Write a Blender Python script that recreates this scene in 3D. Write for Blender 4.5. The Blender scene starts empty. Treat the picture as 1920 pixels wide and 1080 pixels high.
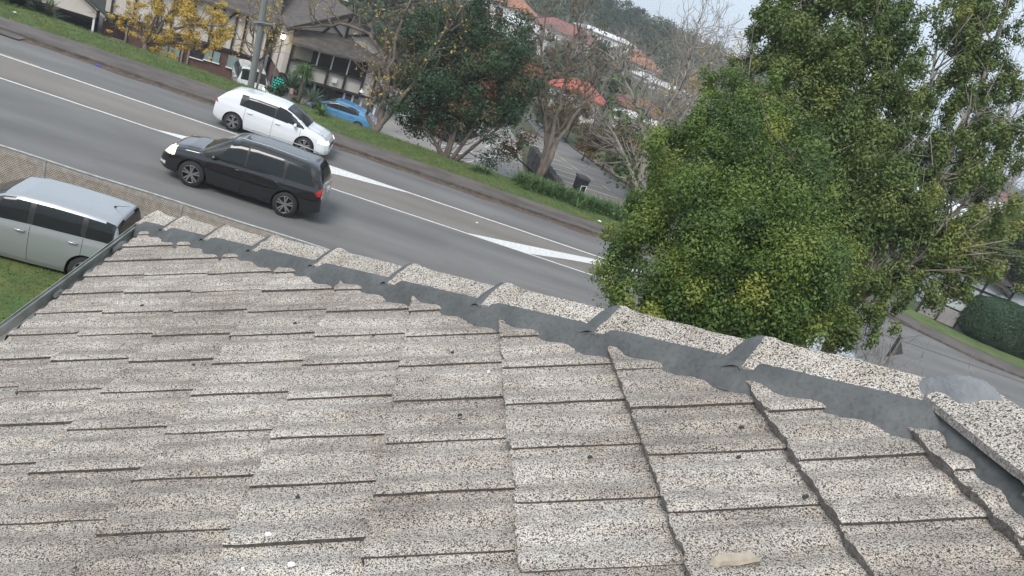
import bpy, bmesh, math, random
import numpy as np
from mathutils import Vector, Matrix
R=math.radians; PI=math.pi
sc=bpy.context.scene; C=sc.collection
# ------------------------------------------------------------------ camera
FPX=1393.77; HD=R(10.781); PT=R(20.348); RL=R(21.679); CH=8.0
_F=Vector((math.sin(HD)*math.cos(PT),math.cos(HD)*math.cos(PT),-math.sin(PT)))
_R0=Vector((math.cos(HD),-math.sin(HD),0)); _U0=_R0.cross(_F)
_RR=_R0*math.cos(RL)+_U0*math.sin(RL); _UU=-_R0*math.sin(RL)+_U0*math.cos(RL)
cam=bpy.data.objects.new('camera',bpy.data.cameras.new('camera')); C.objects.link(cam)
m=Matrix(((_RR.x,_UU.x,-_F.x,0),(_RR.y,_UU.y,-_F.y,0),(_RR.z,_UU.z,-_F.z,CH),(0,0,0,1)))
cam.matrix_world=m; cam.data.lens=FPX/1920*36; cam.data.sensor_width=36
cam.data.clip_start=.05; cam.data.clip_end=5000; sc.camera=cam
# ------------------------------------------------------------------ sky, sun, exposure
SUN_EL=R(48); SUN_AZ=R(-150)          # overcast: high soft sun from behind left
w=bpy.data.worlds.new('World'); sc.world=w; w.use_nodes=True
nt=w.node_tree; nt.nodes.clear()
out=nt.nodes.new('ShaderNodeOutputWorld'); bg=nt.nodes.new('ShaderNodeBackground')
sky=nt.nodes.new('ShaderNodeTexSky'); sky.sky_type='NISHITA'; sky.sun_disc=False
sky.sun_elevation=SUN_EL; sky.sun_rotation=R(210); sky.air_density=1.0; sky.dust_density=3.0; sky.ozone_density=1.0
tc=nt.nodes.new('ShaderNodeTexCoord'); nz=nt.nodes.new('ShaderNodeTexNoise'); nz.inputs['Scale'].default_value=2.2; nz.inputs['Detail'].default_value=5
cr=nt.nodes.new('ShaderNodeValToRGB'); cr.color_ramp.elements[0].position=.3; cr.color_ramp.elements[1].position=.75
cr.color_ramp.elements[0].color=(6.6,8.0,9.6,1); cr.color_ramp.elements[1].color=(9.0,9.9,11.0,1)
mx=nt.nodes.new('ShaderNodeMixRGB'); mx.inputs[0].default_value=.86
nt.links.new(tc.outputs['Generated'],nz.inputs['Vector']); nt.links.new(nz.outputs['Fac'],cr.inputs[0])
nt.links.new(sky.outputs[0],mx.inputs[1]); nt.links.new(cr.outputs[0],mx.inputs[2])
nt.links.new(mx.outputs[0],bg.inputs[0]); bg.inputs[1].default_value=.055
nt.links.new(bg.outputs[0],out.inputs[0])
sun=bpy.data.objects.new('sun',bpy.data.lights.new('sun','SUN')); C.objects.link(sun)
sun.data.energy=1.5; sun.data.angle=R(22); sun.data.color=(1,.96,.9)
sd=Vector((math.sin(SUN_AZ)*math.cos(SUN_EL),math.cos(SUN_AZ)*math.cos(SUN_EL),math.sin(SUN_EL)))
sun.rotation_euler=sd.to_track_quat('Z','Y').to_euler(); sun.location=(0,0,60)
sc.view_settings.view_transform='Standard'; sc.view_settings.look='None'; sc.view_settings.gamma=1; sc.view_settings.exposure=1.05

# ------------------------------------------------------------------ helpers
def at(px,py,d):      # point seen at a place of the photo, d metres deep
    return Vector((0,0,CH))+(_F*FPX+_RR*(px-960)+_UU*(540-py))/FPX*d
def gz(px,py,z):      # point seen at a place of the photo on level z
    r=_F*FPX+_RR*(px-960)+_UU*(540-py); return Vector((0,0,CH))+r*((z-CH)/r.z)
def L(n,a,b): n.id_data.links.new(a,b)
MATS={}
def layer(M,scale,stretch,lo,hi=(1,1,1),p0=.35,p1=.6,detail=6):   # multiply the base colour by a noise of its own (wear, dirt, patches)
    t=M.node_tree; b=t.nodes['Principled BSDF']; inp=b.inputs['Base Color']; tcn=t.nodes.new('ShaderNodeTexCoord'); mp=t.nodes.new('ShaderNodeMapping'); mp.inputs['Scale'].default_value=stretch
    n=t.nodes.new('ShaderNodeTexNoise'); n.inputs['Scale'].default_value=scale; n.inputs['Detail'].default_value=detail; r=t.nodes.new('ShaderNodeValToRGB')
    r.color_ramp.elements[0].position=p0; r.color_ramp.elements[0].color=(*lo,1); r.color_ramp.elements[1].position=p1; r.color_ramp.elements[1].color=(*hi,1)
    m=t.nodes.new('ShaderNodeMixRGB'); m.blend_type='MULTIPLY'; m.inputs[0].default_value=1
    t.links.new(tcn.outputs['Object'],mp.inputs[0]); t.links.new(mp.outputs[0],n.inputs['Vector']); t.links.new(n.outputs['Fac'],r.inputs[0]); t.links.new(r.outputs[0],m.inputs[2])
    if inp.links: t.links.new(inp.links[0].from_socket,m.inputs[1])
    else: m.inputs[1].default_value=inp.default_value
    t.links.new(m.outputs[0],inp); return M
def mat(name,col,rough=.8,var=.0,scale=3.,col2=None,bump=0,bscale=None,metal=0,spec=.5,emit=0,coat=0,detail=6,stretch=None,alpha=None,attr=None):
    if name in MATS: return MATS[name]
    M=bpy.data.materials.new(name); M.use_nodes=True; t=M.node_tree; b=t.nodes['Principled BSDF']
    b.inputs['Base Color'].default_value=(*col,1); b.inputs['Roughness'].default_value=rough; b.inputs['Metallic'].default_value=metal
    b.inputs['Specular IOR Level'].default_value=spec; b.inputs['Coat Weight'].default_value=coat; b.inputs['Coat Roughness'].default_value=.04
    tcn=t.nodes.new('ShaderNodeTexCoord'); mp=t.nodes.new('ShaderNodeMapping'); t.links.new(tcn.outputs['Object'],mp.inputs[0])
    if stretch: mp.inputs['Scale'].default_value=stretch
    base=None
    if var or col2:
        n=t.nodes.new('ShaderNodeTexNoise'); n.inputs['Scale'].default_value=scale; n.inputs['Detail'].default_value=detail; n.inputs['Roughness'].default_value=.65
        t.links.new(mp.outputs[0],n.inputs['Vector'])
        r=t.nodes.new('ShaderNodeValToRGB'); r.color_ramp.elements[0].position=.35; r.color_ramp.elements[1].position=.65
        c2=col2 or tuple(min(1,c*(1+var)) for c in col); c1=col if col2 else tuple(c*(1-var) for c in col)
        r.color_ramp.elements[0].color=(*c1,1); r.color_ramp.elements[1].color=(*c2,1)
        t.links.new(n.outputs['Fac'],r.inputs[0]); base=r.outputs[0]
    if attr:
        a=t.nodes.new('ShaderNodeAttribute'); a.attribute_name='tone'; r2=t.nodes.new('ShaderNodeValToRGB')
        els=r2.color_ramp.elements
        for i,(p,cc) in enumerate(attr):
            e=els[i] if i<2 else els.new(p)
            e.position=p; e.color=(*cc,1)
        t.links.new(a.outputs['Fac'],r2.inputs[0]); base=r2.outputs[0]
    if base is not None: t.links.new(base,b.inputs['Base Color'])
    if bump:
        n=t.nodes.new('ShaderNodeTexNoise'); n.inputs['Scale'].default_value=bscale or scale*4; n.inputs['Detail'].default_value=4
        t.links.new(mp.outputs[0],n.inputs['Vector']); bb=t.nodes.new('ShaderNodeBump'); bb.inputs['Strength'].default_value=bump; bb.inputs['Distance'].default_value=.02
        t.links.new(n.outputs['Fac'],bb.inputs['Height']); t.links.new(bb.outputs[0],b.inputs['Normal'])
    if emit: b.inputs['Emission Color'].default_value=(*col,1); b.inputs['Emission Strength'].default_value=emit
    MATS[name]=M; return M
def tag(o,label=None,cat=None,group=None,kind=None):
    if label: o['label']=label
    if cat: o['category']=cat
    if group: o['group']=group
    if kind: o['kind']=kind
    return o
def thing(name,label,cat,loc=(0,0,0),rz=0,group=None,rot=None):
    o=bpy.data.objects.new(name,None); C.objects.link(o); o.location=loc; o.rotation_euler=rot or (0,0,rz); o.empty_display_size=.3
    return tag(o,label,cat,group)
class MB:
    def __init__(s): s.v=[]; s.f=[]; s.m=[]; s.tone=None
    def add(s,vs,fs,mi=0):
        o=len(s.v); s.v+=[tuple(v) for v in vs]; s.f+=[tuple(i+o for i in f) for f in fs]; s.m+=[mi]*len(fs); return s
    def box(s,c,d,rz=0,mi=0,rot=None,taper=1):
        x,y,z=[q/2 for q in d]; vs=[]
        M=(rot or Matrix.Rotation(rz,3,'Z'))
        for sz,tp in((-1,1),(1,taper)):
            for a,b in((-1,-1),(1,-1),(1,1),(-1,1)):
                vs.append(Vector(c)+M@Vector((a*x*tp,b*y*tp,sz*z)))
        return s.add(vs,[(3,2,1,0),(4,5,6,7),(0,1,5,4),(1,2,6,5),(2,3,7,6),(3,0,4,7)],mi)
    def bar(s,a,b,w_,h_=None,mi=0,up=(0,0,1)):
        a=Vector(a);b=Vector(b);d=b-a; l=d.length
        if l<1e-6: return s
        x=d/l; u=Vector(up); y=u.cross(x)
        if y.length<1e-4: y=Vector((0,1,0)).cross(x)
        y.normalize(); z=x.cross(y); M=Matrix((x,y,z)).transposed()
        return s.box((a+b)/2,(l,w_,h_ or w_),mi=mi,rot=M)
    def tube(s,pts,rad,n=6,cap=True,mi=0):
        pts=[Vector(p) for p in pts]; k=len(pts)
        if not hasattr(rad,'__len__'): rad=[rad]*k
        o=len(s.v); prev=None
        for i,p in enumerate(pts):
            d=(pts[min(i+1,k-1)]-pts[max(i-1,0)]).normalized()
            if prev is None:
                a=Vector((0,0,1)) if abs(d.z)<.9 else Vector((1,0,0)); x=d.cross(a).normalized()
            else:
                x=prev-d*prev.dot(d); x.normalize()
            prev=x; y=d.cross(x)
            for j in range(n):
                t=2*PI*j/n; s.v.append(tuple(p+(x*math.cos(t)+y*math.sin(t))*rad[i]))
        for i in range(k-1):
            for j in range(n):
                a=o+i*n+j; b=o+i*n+(j+1)%n; s.f.append((a,b,b+n,a+n)); s.m.append(mi)
        if cap:
            s.f.append(tuple(o+j for j in reversed(range(n)))); s.m.append(mi)
            s.f.append(tuple(o+(k-1)*n+j for j in range(n))); s.m.append(mi)
        return s
    def lathe(s,prof,c=(0,0,0),n=16,axis='Z',mi=0):
        o=len(s.v)
        for r,z in prof:
            for j in range(n):
                t=2*PI*j/n; p=(r*math.cos(t),r*math.sin(t),z)
                if axis=='Y': p=(p[0],p[2],p[1])
                s.v.append((p[0]+c[0],p[1]+c[1],p[2]+c[2]))
        for i in range(len(prof)-1):
            for j in range(n):
                a=o+i*n+j;b=o+i*n+(j+1)%n; s.f.append((a,b,b+n,a+n)); s.m.append(mi)
        return s
    def prism(s,poly,d,mi=0):    # poly: list of 3d points, extruded by vector d
        n=len(poly); vs=[Vector(p) for p in poly]+[Vector(p)+Vector(d) for p in poly]
        return s.add(vs,[tuple(range(n))[::-1],tuple(range(n,2*n))]+[(i,(i+1)%n,n+(i+1)%n,n+i) for i in range(n)],mi)
    def quad(s,*p,mi=0): return s.add(p,[tuple(range(len(p)))],mi)
    def build(s,name,mats,parent=None,smooth=False):
        me=bpy.data.meshes.new(name); me.from_pydata(s.v,[],s.f)
        if not isinstance(mats,(list,tuple)): mats=[mats]
        for q in mats: me.materials.append(q)
        if len(mats)>1: me.polygons.foreach_set('material_index',s.m)
        if smooth: me.polygons.foreach_set('use_smooth',[True]*len(me.polygons))
        if s.tone is not None:
            a=me.attributes.new('tone','FLOAT','FACE'); a.data.foreach_set('value',s.tone)
        me.update()
        o=bpy.data.objects.new(name,me); C.objects.link(o)
        if parent is not None: o.parent=parent
        return o
def struct(mb,name,mats,**k): return tag(mb.build(name,mats,**k),kind='structure')
def npmesh(name,V,nper,mats,parent=None,tone=None,smooth=False,F=None):
    me=bpy.data.meshes.new(name); nv=len(V)
    if F is None: nf=nv//nper; idx=np.arange(nv,dtype=np.int32)
    else: nf=len(F); idx=np.asarray(F,dtype=np.int32).ravel()
    me.vertices.add(nv); me.vertices.foreach_set('co',np.asarray(V,dtype=np.float32).ravel())
    me.loops.add(nf*nper); me.loops.foreach_set('vertex_index',idx)
    me.polygons.add(nf); me.polygons.foreach_set('loop_start',np.arange(nf,dtype=np.int32)*nper)
    me.polygons.foreach_set('loop_total',np.full(nf,nper,dtype=np.int32))
    if smooth: me.polygons.foreach_set('use_smooth',[True]*nf)
    me.materials.append(mats)
    me.update(calc_edges=True)
    if tone is not None:
        a=me.attributes.new('tone','FLOAT','FACE'); a.data.foreach_set('value',np.asarray(tone,dtype=np.float32))
    o=bpy.data.objects.new(name,me); C.objects.link(o)
    if parent is not None: o.parent=parent
    return o
def copy_tree(o,parent=None):
    c=o.copy(); C.objects.link(c)
    if parent is not None: c.parent=parent
    for ch in list(o.children): copy_tree(ch,c)
    return c
def SS(a,b,x):
    t=np.clip((np.asarray(x,float)-a)/(b-a),0,1); return t*t*(3-2*t)
# ------------------------------------------------------------------ materials
def tile_material(name,base_scale=290,dirt=True):
    M=bpy.data.materials.new(name); M.use_nodes=True; t=M.node_tree; b=t.nodes['Principled BSDF']; b.inputs['Roughness'].default_value=.9
    b.inputs['Specular IOR Level'].default_value=.25
    tc=t.nodes.new('ShaderNodeTexCoord')
    v=t.nodes.new('ShaderNodeTexVoronoi'); v.inputs['Scale'].default_value=base_scale; t.links.new(tc.outputs['Object'],v.inputs['Vector'])
    n=t.nodes.new('ShaderNodeTexNoise'); n.inputs['Scale'].default_value=base_scale*.55; n.inputs['Detail'].default_value=2; t.links.new(tc.outputs['Object'],n.inputs['Vector'])
    # chips: random value per cell
    sep=t.nodes.new('ShaderNodeSeparateColor'); t.links.new(v.outputs['Color'],sep.inputs[0])
    r=t.nodes.new('ShaderNodeValToRGB'); r.color_ramp.interpolation='CONSTANT'; E=r.color_ramp.elements
    E[0].position=0; E[0].color=(.10,.09,.083,1); E[1].position=.13; E[1].color=(.27,.25,.23,1)
    for p,c in((.26,(.55,.525,.49)),(.48,(.68,.655,.615)),(.72,(.60,.53,.485)),(.84,(.78,.76,.72))):
        e=E.new(p); e.color=(*c,1)
    t.links.new(sep.outputs[0],r.inputs[0])
    # dark matrix between chips
    r2=t.nodes.new('ShaderNodeValToRGB'); r2.color_ramp.elements[0].position=.5; r2.color_ramp.elements[0].color=(1,1,1,1); r2.color_ramp.elements[1].position=.8; r2.color_ramp.elements[1].color=(.34,.31,.29,1)
    t.links.new(v.outputs['Distance'],r2.inputs[0])
    m1=t.nodes.new('ShaderNodeMixRGB'); m1.blend_type='MULTIPLY'; m1.inputs[0].default_value=1; t.links.new(r.outputs[0],m1.inputs[1]); t.links.new(r2.outputs[0],m1.inputs[2])
    # dirt and lichen, streaked along the slope
    mp=t.nodes.new('ShaderNodeMapping'); mp.inputs['Scale'].default_value=(2.0,14,4); t.links.new(tc.outputs['Object'],mp.inputs[0])
    n2=t.nodes.new('ShaderNodeTexNoise'); n2.inputs['Scale'].default_value=1; n2.inputs['Detail'].default_value=8; n2.inputs['Roughness'].default_value=.72; t.links.new(mp.outputs[0],n2.inputs['Vector'])
    r3=t.nodes.new('ShaderNodeValToRGB'); r3.color_ramp.elements[0].position=.33; r3.color_ramp.elements[0].color=(.70,.67,.65,1) if dirt else (.85,.83,.8,1); r3.color_ramp.elements[1].position=.56; r3.color_ramp.elements[1].color=(1,1,1,1)
    t.links.new(n2.outputs['Fac'],r3.inputs[0])
    n3=t.nodes.new('ShaderNodeTexNoise'); n3.inputs['Scale'].default_value=1.3; n3.inputs['Detail'].default_value=4; t.links.new(tc.outputs['Object'],n3.inputs['Vector'])
    r4=t.nodes.new('ShaderNodeValToRGB'); r4.color_ramp.elements[0].position=.35; r4.color_ramp.elements[0].color=(.82,.80,.77,1); r4.color_ramp.elements[1].position=.6; r4.color_ramp.elements[1].color=(1,.985,.96,1)
    t.links.new(n3.outputs['Fac'],r4.inputs[0])
    m2=t.nodes.new('ShaderNodeMixRGB'); m2.blend_type='MULTIPLY'; m2.inputs[0].default_value=1; t.links.new(m1.outputs[0],m2.inputs[1]); t.links.new(r3.outputs[0],m2.inputs[2])
    m3=t.nodes.new('ShaderNodeMixRGB'); m3.blend_type='MULTIPLY'; m3.inputs[0].default_value=1; t.links.new(m2.outputs[0],m3.inputs[1]); t.links.new(r4.outputs[0],m3.inputs[2])
    # per tile tone
    a=t.nodes.new('ShaderNodeAttribute'); a.attribute_name='tone'
    m4=t.nodes.new('ShaderNodeMixRGB'); m4.blend_type='MULTIPLY'; m4.inputs[0].default_value=1
    r5=t.nodes.new('ShaderNodeValToRGB'); r5.color_ramp.elements[0].color=(.80,.78,.76,1); r5.color_ramp.elements[1].color=(1,1,1,1)
    t.links.new(a.outputs['Fac'],r5.inputs[0]); t.links.new(m3.outputs[0],m4.inputs[1]); t.links.new(r5.outputs[0],m4.inputs[2])
    t.links.new(m4.outputs[0],b.inputs['Base Color'])
    bb=t.nodes.new('ShaderNodeBump'); bb.inputs['Strength'].default_value=.9; bb.inputs['Distance'].default_value=.004; bb.invert=True
    t.links.new(v.outputs['Distance'],bb.inputs['Height']); t.links.new(bb.outputs[0],b.inputs['Normal'])
    return M
M_TILE=tile_material('chip_tile'); M_CAP=tile_material('chip_cap',225,False)
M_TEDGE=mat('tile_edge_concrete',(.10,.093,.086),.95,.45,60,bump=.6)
M_MORTAR=mat('grey_pointing',(.084,.089,.091),.62,.16,5,bump=.35,bscale=26,spec=.4)
M_GUT=mat('weathered_gutter',(.30,.33,.29),.6,col2=(.46,.48,.44),scale=5,bump=.2,stretch=(3,.8,3))
M_GUTIN=mat('gutter_inside',(.20,.21,.19),.75,col2=(.36,.37,.34),scale=6,stretch=(4,1,4))
M_ASPH=mat('asphalt',(.148,.144,.139),.88,col2=(.190,.185,.179),scale=.35,bump=.25,bscale=60,detail=9,stretch=(.25,1,1))
M_ASPH2=mat('asphalt_brown',(.165,.151,.135),.9,col2=(.208,.192,.173),scale=.5,bump=.25,bscale=60,detail=9,stretch=(.3,1,1))
M_PATH=mat('footpath_asphalt',(.095,.083,.075),.92,col2=(.135,.117,.106),scale=1.2,bump=.3,bscale=50,detail=9)
M_KERB=mat('kerb_stone',(.05,.042,.037),.9,col2=(.12,.10,.088),scale=3,bump=.4)
M_GUTDIRT=mat('gutter_debris',(.06,.045,.035),.95,col2=(.14,.10,.075),scale=6,bump=.5)
M_WHITE=mat('road_paint',(.74,.74,.72),.7,col2=(.60,.60,.585),scale=9,detail=8)
M_YEL=mat('yellow_paint',(.50,.36,.13),.75,col2=(.30,.24,.15),scale=5,detail=8)
M_GRASS=mat('grass_ground',(.062,.098,.028),.95,col2=(.105,.150,.045),scale=1.6,bump=.8,bscale=25,detail=9)
M_GROUND=mat('ground_cover',(.075,.072,.045),.95,col2=(.05,.075,.03),scale=.25,bump=.5,bscale=3,detail=9)
M_LITTER=mat('leaf_litter',(.17,.10,.06),.95,col2=(.26,.17,.11),scale=3,bump=.6,bscale=20,detail=9)
M_LOT=mat('car_park_asphalt',(.20,.19,.178),.9,col2=(.26,.25,.235),scale=.8,bump=.2,bscale=40,detail=9)
M_BARK=mat('bark_grey_brown',(.075,.060,.048),.95,col2=(.16,.132,.108),scale=3,bump=.7,bscale=14,stretch=(1,1,.3))
M_BARKP=mat('bark_pale',(.18,.158,.135),.95,col2=(.29,.26,.225),scale=3,bump=.5,bscale=14,stretch=(1,1,.3))
M_BARKM=mat('bark_mossy',(.10,.10,.055),.95,col2=(.17,.16,.10),scale=4,bump=.7,bscale=14)
M_BARKD=mat('bark_dark',(.05,.04,.033),.95,col2=(.10,.08,.065),scale=4,bump=.5)
layer(M_ASPH,1,(.03,.85,1),(.84,.84,.845),(1.06,1.06,1.06),.38,.62); layer(M_ASPH,60,(1,1,1),(.82,.82,.82),(1.1,1.1,1.1),.3,.7,2); layer(M_ASPH,.5,(.6,1,1),(.93,.93,.93),(1,1,1),.45,.5,1)
layer(M_ASPH2,1,(.04,.8,1),(.86,.85,.84),(1.05,1.05,1.04),.38,.62); layer(M_ASPH2,50,(1,1,1),(.84,.84,.84),(1.1,1.1,1.1),.3,.7,2)
layer(M_PATH,2,(.3,1,1),(.78,.76,.74),(1.05,1.05,1.05),.4,.6); layer(M_GRASS,1.1,(.6,1,1),(1.35,1.0,.95),(.85,1,1),.36,.6); layer(M_WHITE,30,(1,1,1),(.62,.62,.61),(1,1,1),.34,.48,3)
layer(M_MORTAR,7,(1,1,1),(.86,.86,.86),(1.08,1.08,1.07),.36,.62); layer(M_MORTAR,60,(1,1,1),(.86,.86,.86),(1.08,1.08,1.08),.34,.5,3); layer(M_MORTAR,3,(1,1,1),(1.0,1.0,1.0),(1.22,1.2,1.18),.6,.72,7)
layer(M_TILE,3.5,(1,2.2,1),(.92,.91,.905),(1.09,1.085,1.08),.40,.55,8); layer(M_TILE,11,(1,1,1),(1,1,1),(1.12,1.10,1.06),.56,.66,5); layer(M_CAP,5,(1,1,1),(.86,.85,.83),(1.03,1.03,1.03),.38,.55,7); layer(M_LOT,1,(.5,.5,1),(.85,.84,.82),(1.05,1.05,1.05),.35,.6)
def leafmat(name,ramp,trans=.25,rough=.5):
    M=mat(name,(.1,.1,.1),rough,attr=ramp,spec=.35)
    t=M.node_tree; b=t.nodes['Principled BSDF']; o=[n for n in t.nodes if n.type=='OUTPUT_MATERIAL'][0]
    tr=t.nodes.new('ShaderNodeBsdfTranslucent'); mxs=t.nodes.new('ShaderNodeMixShader'); mxs.inputs[0].default_value=trans
    src=b.inputs['Base Color'].links[0].from_socket; t.links.new(src,tr.inputs[0])
    t.links.new(b.outputs[0],mxs.inputs[1]); t.links.new(tr.outputs[0],mxs.inputs[2]); t.links.new(mxs.outputs[0],o.inputs[0]); return M
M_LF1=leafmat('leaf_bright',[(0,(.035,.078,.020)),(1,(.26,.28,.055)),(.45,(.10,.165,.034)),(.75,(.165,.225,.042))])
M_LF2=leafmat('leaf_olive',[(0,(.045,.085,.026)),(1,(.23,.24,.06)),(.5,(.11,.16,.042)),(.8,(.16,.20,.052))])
M_LFD=leafmat('leaf_deep',[(0,(.022,.055,.025)),(1,(.24,.105,.055)),(.6,(.05,.095,.038)),(.75,(.10,.09,.045))])
M_LFY=leafmat('leaf_yellow',[(0,(.36,.27,.06)),(1,(.70,.52,.13)),(.5,(.56,.41,.08))],.4)
M_LFB=leafmat('leaf_brown',[(0,(.09,.075,.03)),(1,(.27,.15,.07)),(.5,(.15,.12,.055))])
M_LFH=leafmat('leaf_hill',[(0,(.034,.052,.028)),(1,(.13,.14,.075)),(.6,(.065,.09,.04))],.1,.8)
M_LFS=leafmat('leaf_strap',[(0,(.04,.085,.025)),(1,(.14,.23,.065)),(.5,(.08,.15,.045))])
M_LFG=leafmat('leaf_grass',[(0,(.06,.10,.024)),(1,(.20,.24,.08)),(.5,(.11,.165,.042))],.2,.8)
M_TWIG=mat('twig_haze',(.17,.135,.12),.95,col2=(.30,.26,.235),scale=.15)
M_WALLW=mat('wall_white',(.62,.61,.59),.85,.06,2)
M_PANEL=mat('plaster_panel',(.60,.56,.51),.9,.07,1.5)
M_TIMB=mat('dark_timber',(.028,.022,.02),.8,.3,4)
M_SHING=mat('shingle_grey',(.062,.055,.05),.95,col2=(.125,.11,.098),scale=2,bump=.8,bscale=14,stretch=(1,1,4))
M_REDR=mat('roof_red',(.36,.095,.065),.8,.18,2,bump=.4,bscale=10)
M_REDD=mat('roof_dull_red',(.23,.09,.078),.85,.2,2,bump=.4,bscale=10)
M_REDO=mat('roof_orange',(.34,.15,.09),.8,.2,2)
M_DGL=mat('dark_glass',(.015,.017,.02),.08,spec=.8)
M_WGL=mat('window_teal',(.22,.31,.31),.15,.15,2,spec=.7)
M_BLK=mat('black_matt',(.012,.012,.012),.7)
M_RUB=mat('tyre_rubber',(.022,.021,.02),.85)
M_STEEL=mat('galvanised',(.36,.37,.37),.45,.12,8,metal=.6)
M_RIM=mat('alloy_rim',(.32,.32,.33),.35,metal=.7)
M_POLE=mat('pole_concrete',(.17,.18,.175),.9,.15,4,stretch=(3,3,.5))
def brick_mat():
    M=bpy.data.materials.new('red_brick'); M.use_nodes=True; t=M.node_tree; b=t.nodes['Principled BSDF']; b.inputs['Roughness'].default_value=.9
    tc=t.nodes.new('ShaderNodeTexCoord'); mp=t.nodes.new('ShaderNodeMapping'); mp.inputs['Rotation'].default_value=(R(90),0,0)
    br=t.nodes.new('ShaderNodeTexBrick'); br.inputs['Scale'].default_value=3.6; br.inputs['Color1'].default_value=(.14,.062,.05,1); br.inputs['Color2'].default_value=(.075,.038,.032,1); br.inputs['Mortar'].default_value=(.14,.11,.10,1); br.inputs['Mortar Size'].default_value=.015
    t.links.new(tc.outputs['Object'],mp.inputs[0]); t.links.new(mp.outputs[0],br.inputs['Vector']); t.links.new(br.outputs[0],b.inputs['Base Color']); return M
M_BRICK=brick_mat()
def stone_mat():
    M=bpy.data.materials.new('dark_stone'); M.use_nodes=True; t=M.node_tree; b=t.nodes['Principled BSDF']; b.inputs['Roughness'].default_value=.9
    tc=t.nodes.new('ShaderNodeTexCoord'); v=t.nodes.new('ShaderNodeTexVoronoi'); v.inputs['Scale'].default_value=4; t.links.new(tc.outputs['Object'],v.inputs['Vector'])
    r=t.nodes.new('ShaderNodeValToRGB'); r.color_ramp.elements[0].color=(.11,.10,.10,1); r.color_ramp.elements[1].color=(.022,.02,.02,1); r.color_ramp.elements[1].position=.6
    t.links.new(v.outputs['Distance'],r.inputs[0]); t.links.new(r.outputs[0],b.inputs['Base Color']); return M
M_STONE=stone_mat()

# ------------------------------------------------------------------ the house under the camera: tiled hip roof
rng=np.random.default_rng(7)
TP=R(26.978); TG=.4228; TW=.27; TS=.4493; TAN=math.tan(TP)
RO=np.array([.57,1.476,6.708]); XE=-1.70; XR=1.87; YC=3.79; HALF=XR-XE
ZR=RO[2]+(XR-RO[0])*TAN; YE=YC-XE; YA=YC-XR
HL=Vector((1.87,0,0))
house=thing('house','house below the camera with a hip roof of speckled concrete tiles and grey pointing','house',HL)
def wb(mb,name,mats,parent=house,smooth=False):
    o=mb.build(name,mats,parent,smooth); p=parent; off=Vector((0,0,0))
    while p is not None: off+=Vector(p.location); p=p.parent
    o.location=-off; return o
def tile_plane(ilist,jr,xmap,clip,name,seed,label=None):
    rg=np.random.default_rng(seed); V=[];F=[];MI=[];T=[]
    nu,nv=7,19
    S=np.array([math.cos(TP),0,math.sin(TP)]); N=np.array([-math.sin(TP),0,math.cos(TP)]); Y=np.array([0,1.,0])
    cnt=0
    for i in ilist:
        for j in jr:
            du=rg.normal(0,.003)-(.038 if i==3 else 0); dv=rg.normal(0,.0015); dn=rg.normal(0,.0011); tw=rg.normal(0,.0018); tl=rg.normal(0,.0016)
            us=np.concatenate([[0,.006],np.linspace(.05,TG+.07,nu-2)]); vs=np.linspace(0,1,nv)
            edge=rg.normal(0,.0022,nv); edge[0]+=abs(rg.normal(0,.004)); 
            if rg.random()<.25: k=rg.integers(0,nv-3); edge[k:k+3]+=rg.uniform(.004,.011)
            prof=.0066*np.cos(2*PI*(vs-.12)/.5)+.0044*(1-2*vs)
            prof[0]-=.001; prof[-1]-=.0012
            G=[]
            for a_,u in enumerate(us):
                for b_,v in enumerate(vs):
                    e=edge[b_]*(1 if a_<2 else 0)
                    h=-.041*u/TG+prof[b_]+dn+tw*(v-.5)+tl*(u/TG)+(-.003 if a_==0 else 0)+rg.normal(0,.0006)
                    yy=(v*(TW+.006)+j*TW-i*TS*TW)+dv-.003+(rg.normal(0,.0012) if b_ in(0,nv-1) else 0)
                    G.append(RO+S*(i*TG+u+e+du)+Y*yy+N*h)
            top=len(G)
            # butt face bottom row and side face bottom row
            for b_,v in enumerate(vs): G.append(G[b_]-N*(.046+rg.normal(0,.001))+S*(.004+rg.normal(0,.0012)))
            for a_,u in enumerate(us): G.append(G[a_*nv]-N*.022+Y*.003)
            o=len(V); V+=G
            for a_ in range(nu-1):
                for b_ in range(nv-1):
                    q=o+a_*nv+b_; F.append((q,q+nv,q+nv+1,q+1)); MI.append(0)
            for b_ in range(nv-1): q=o+b_; r_=o+top+b_; F.append((q,q+1,r_+1,r_)); MI.append(1)
            for a_ in range(nu-1): q=o+a_*nv; r_=o+top+nv+a_; F.append((q,r_,r_+1,q+nv)); MI.append(2)
            tone=rg.beta(2.2,1.6); T+= [tone]*(len(F)-len(T))
    V=np.array(V); V=xmap(V)
    mb=MB(); mb.v=[tuple(p) for p in V]; mb.f=F; mb.m=MI; mb.tone=T
    o=wb(mb,name,[M_TILE,M_TBUTT,M_TEDGE])
    bm=bmesh.new(); bm.from_mesh(o.data)
    for co,no in clip:
        bmesh.ops.bisect_plane(bm,geom=bm.verts[:]+bm.edges[:]+bm.faces[:],plane_co=co,plane_no=no,clear_outer=True)
    bm.to_mesh(o.data); bm.free()
    return o
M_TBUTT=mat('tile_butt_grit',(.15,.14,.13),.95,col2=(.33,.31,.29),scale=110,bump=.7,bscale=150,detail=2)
tile_plane(range(-6,4),range(-17,17),lambda V:V,[((0,YC,0),(1,1,0)),((XR,0,0),(1,0,0)),((XE,0,0),(-1,0,0)),((0,-2.6,0),(0,-1,0))],'roof_slope',3)
def mirror(V): W=V.copy(); W[:,0]=2*XR-W[:,0]; return W
tile_plane(range(-6,4),range(-14,16),mirror,[((0,YC-2*XR,0),(-1,1,0)),((XR,0,0),(-1,0,0)),((2*XR-XE,0,0),(1,0,0)),((0,-2.6,0),(0,-1,0))],'roof_slope',4)
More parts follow.
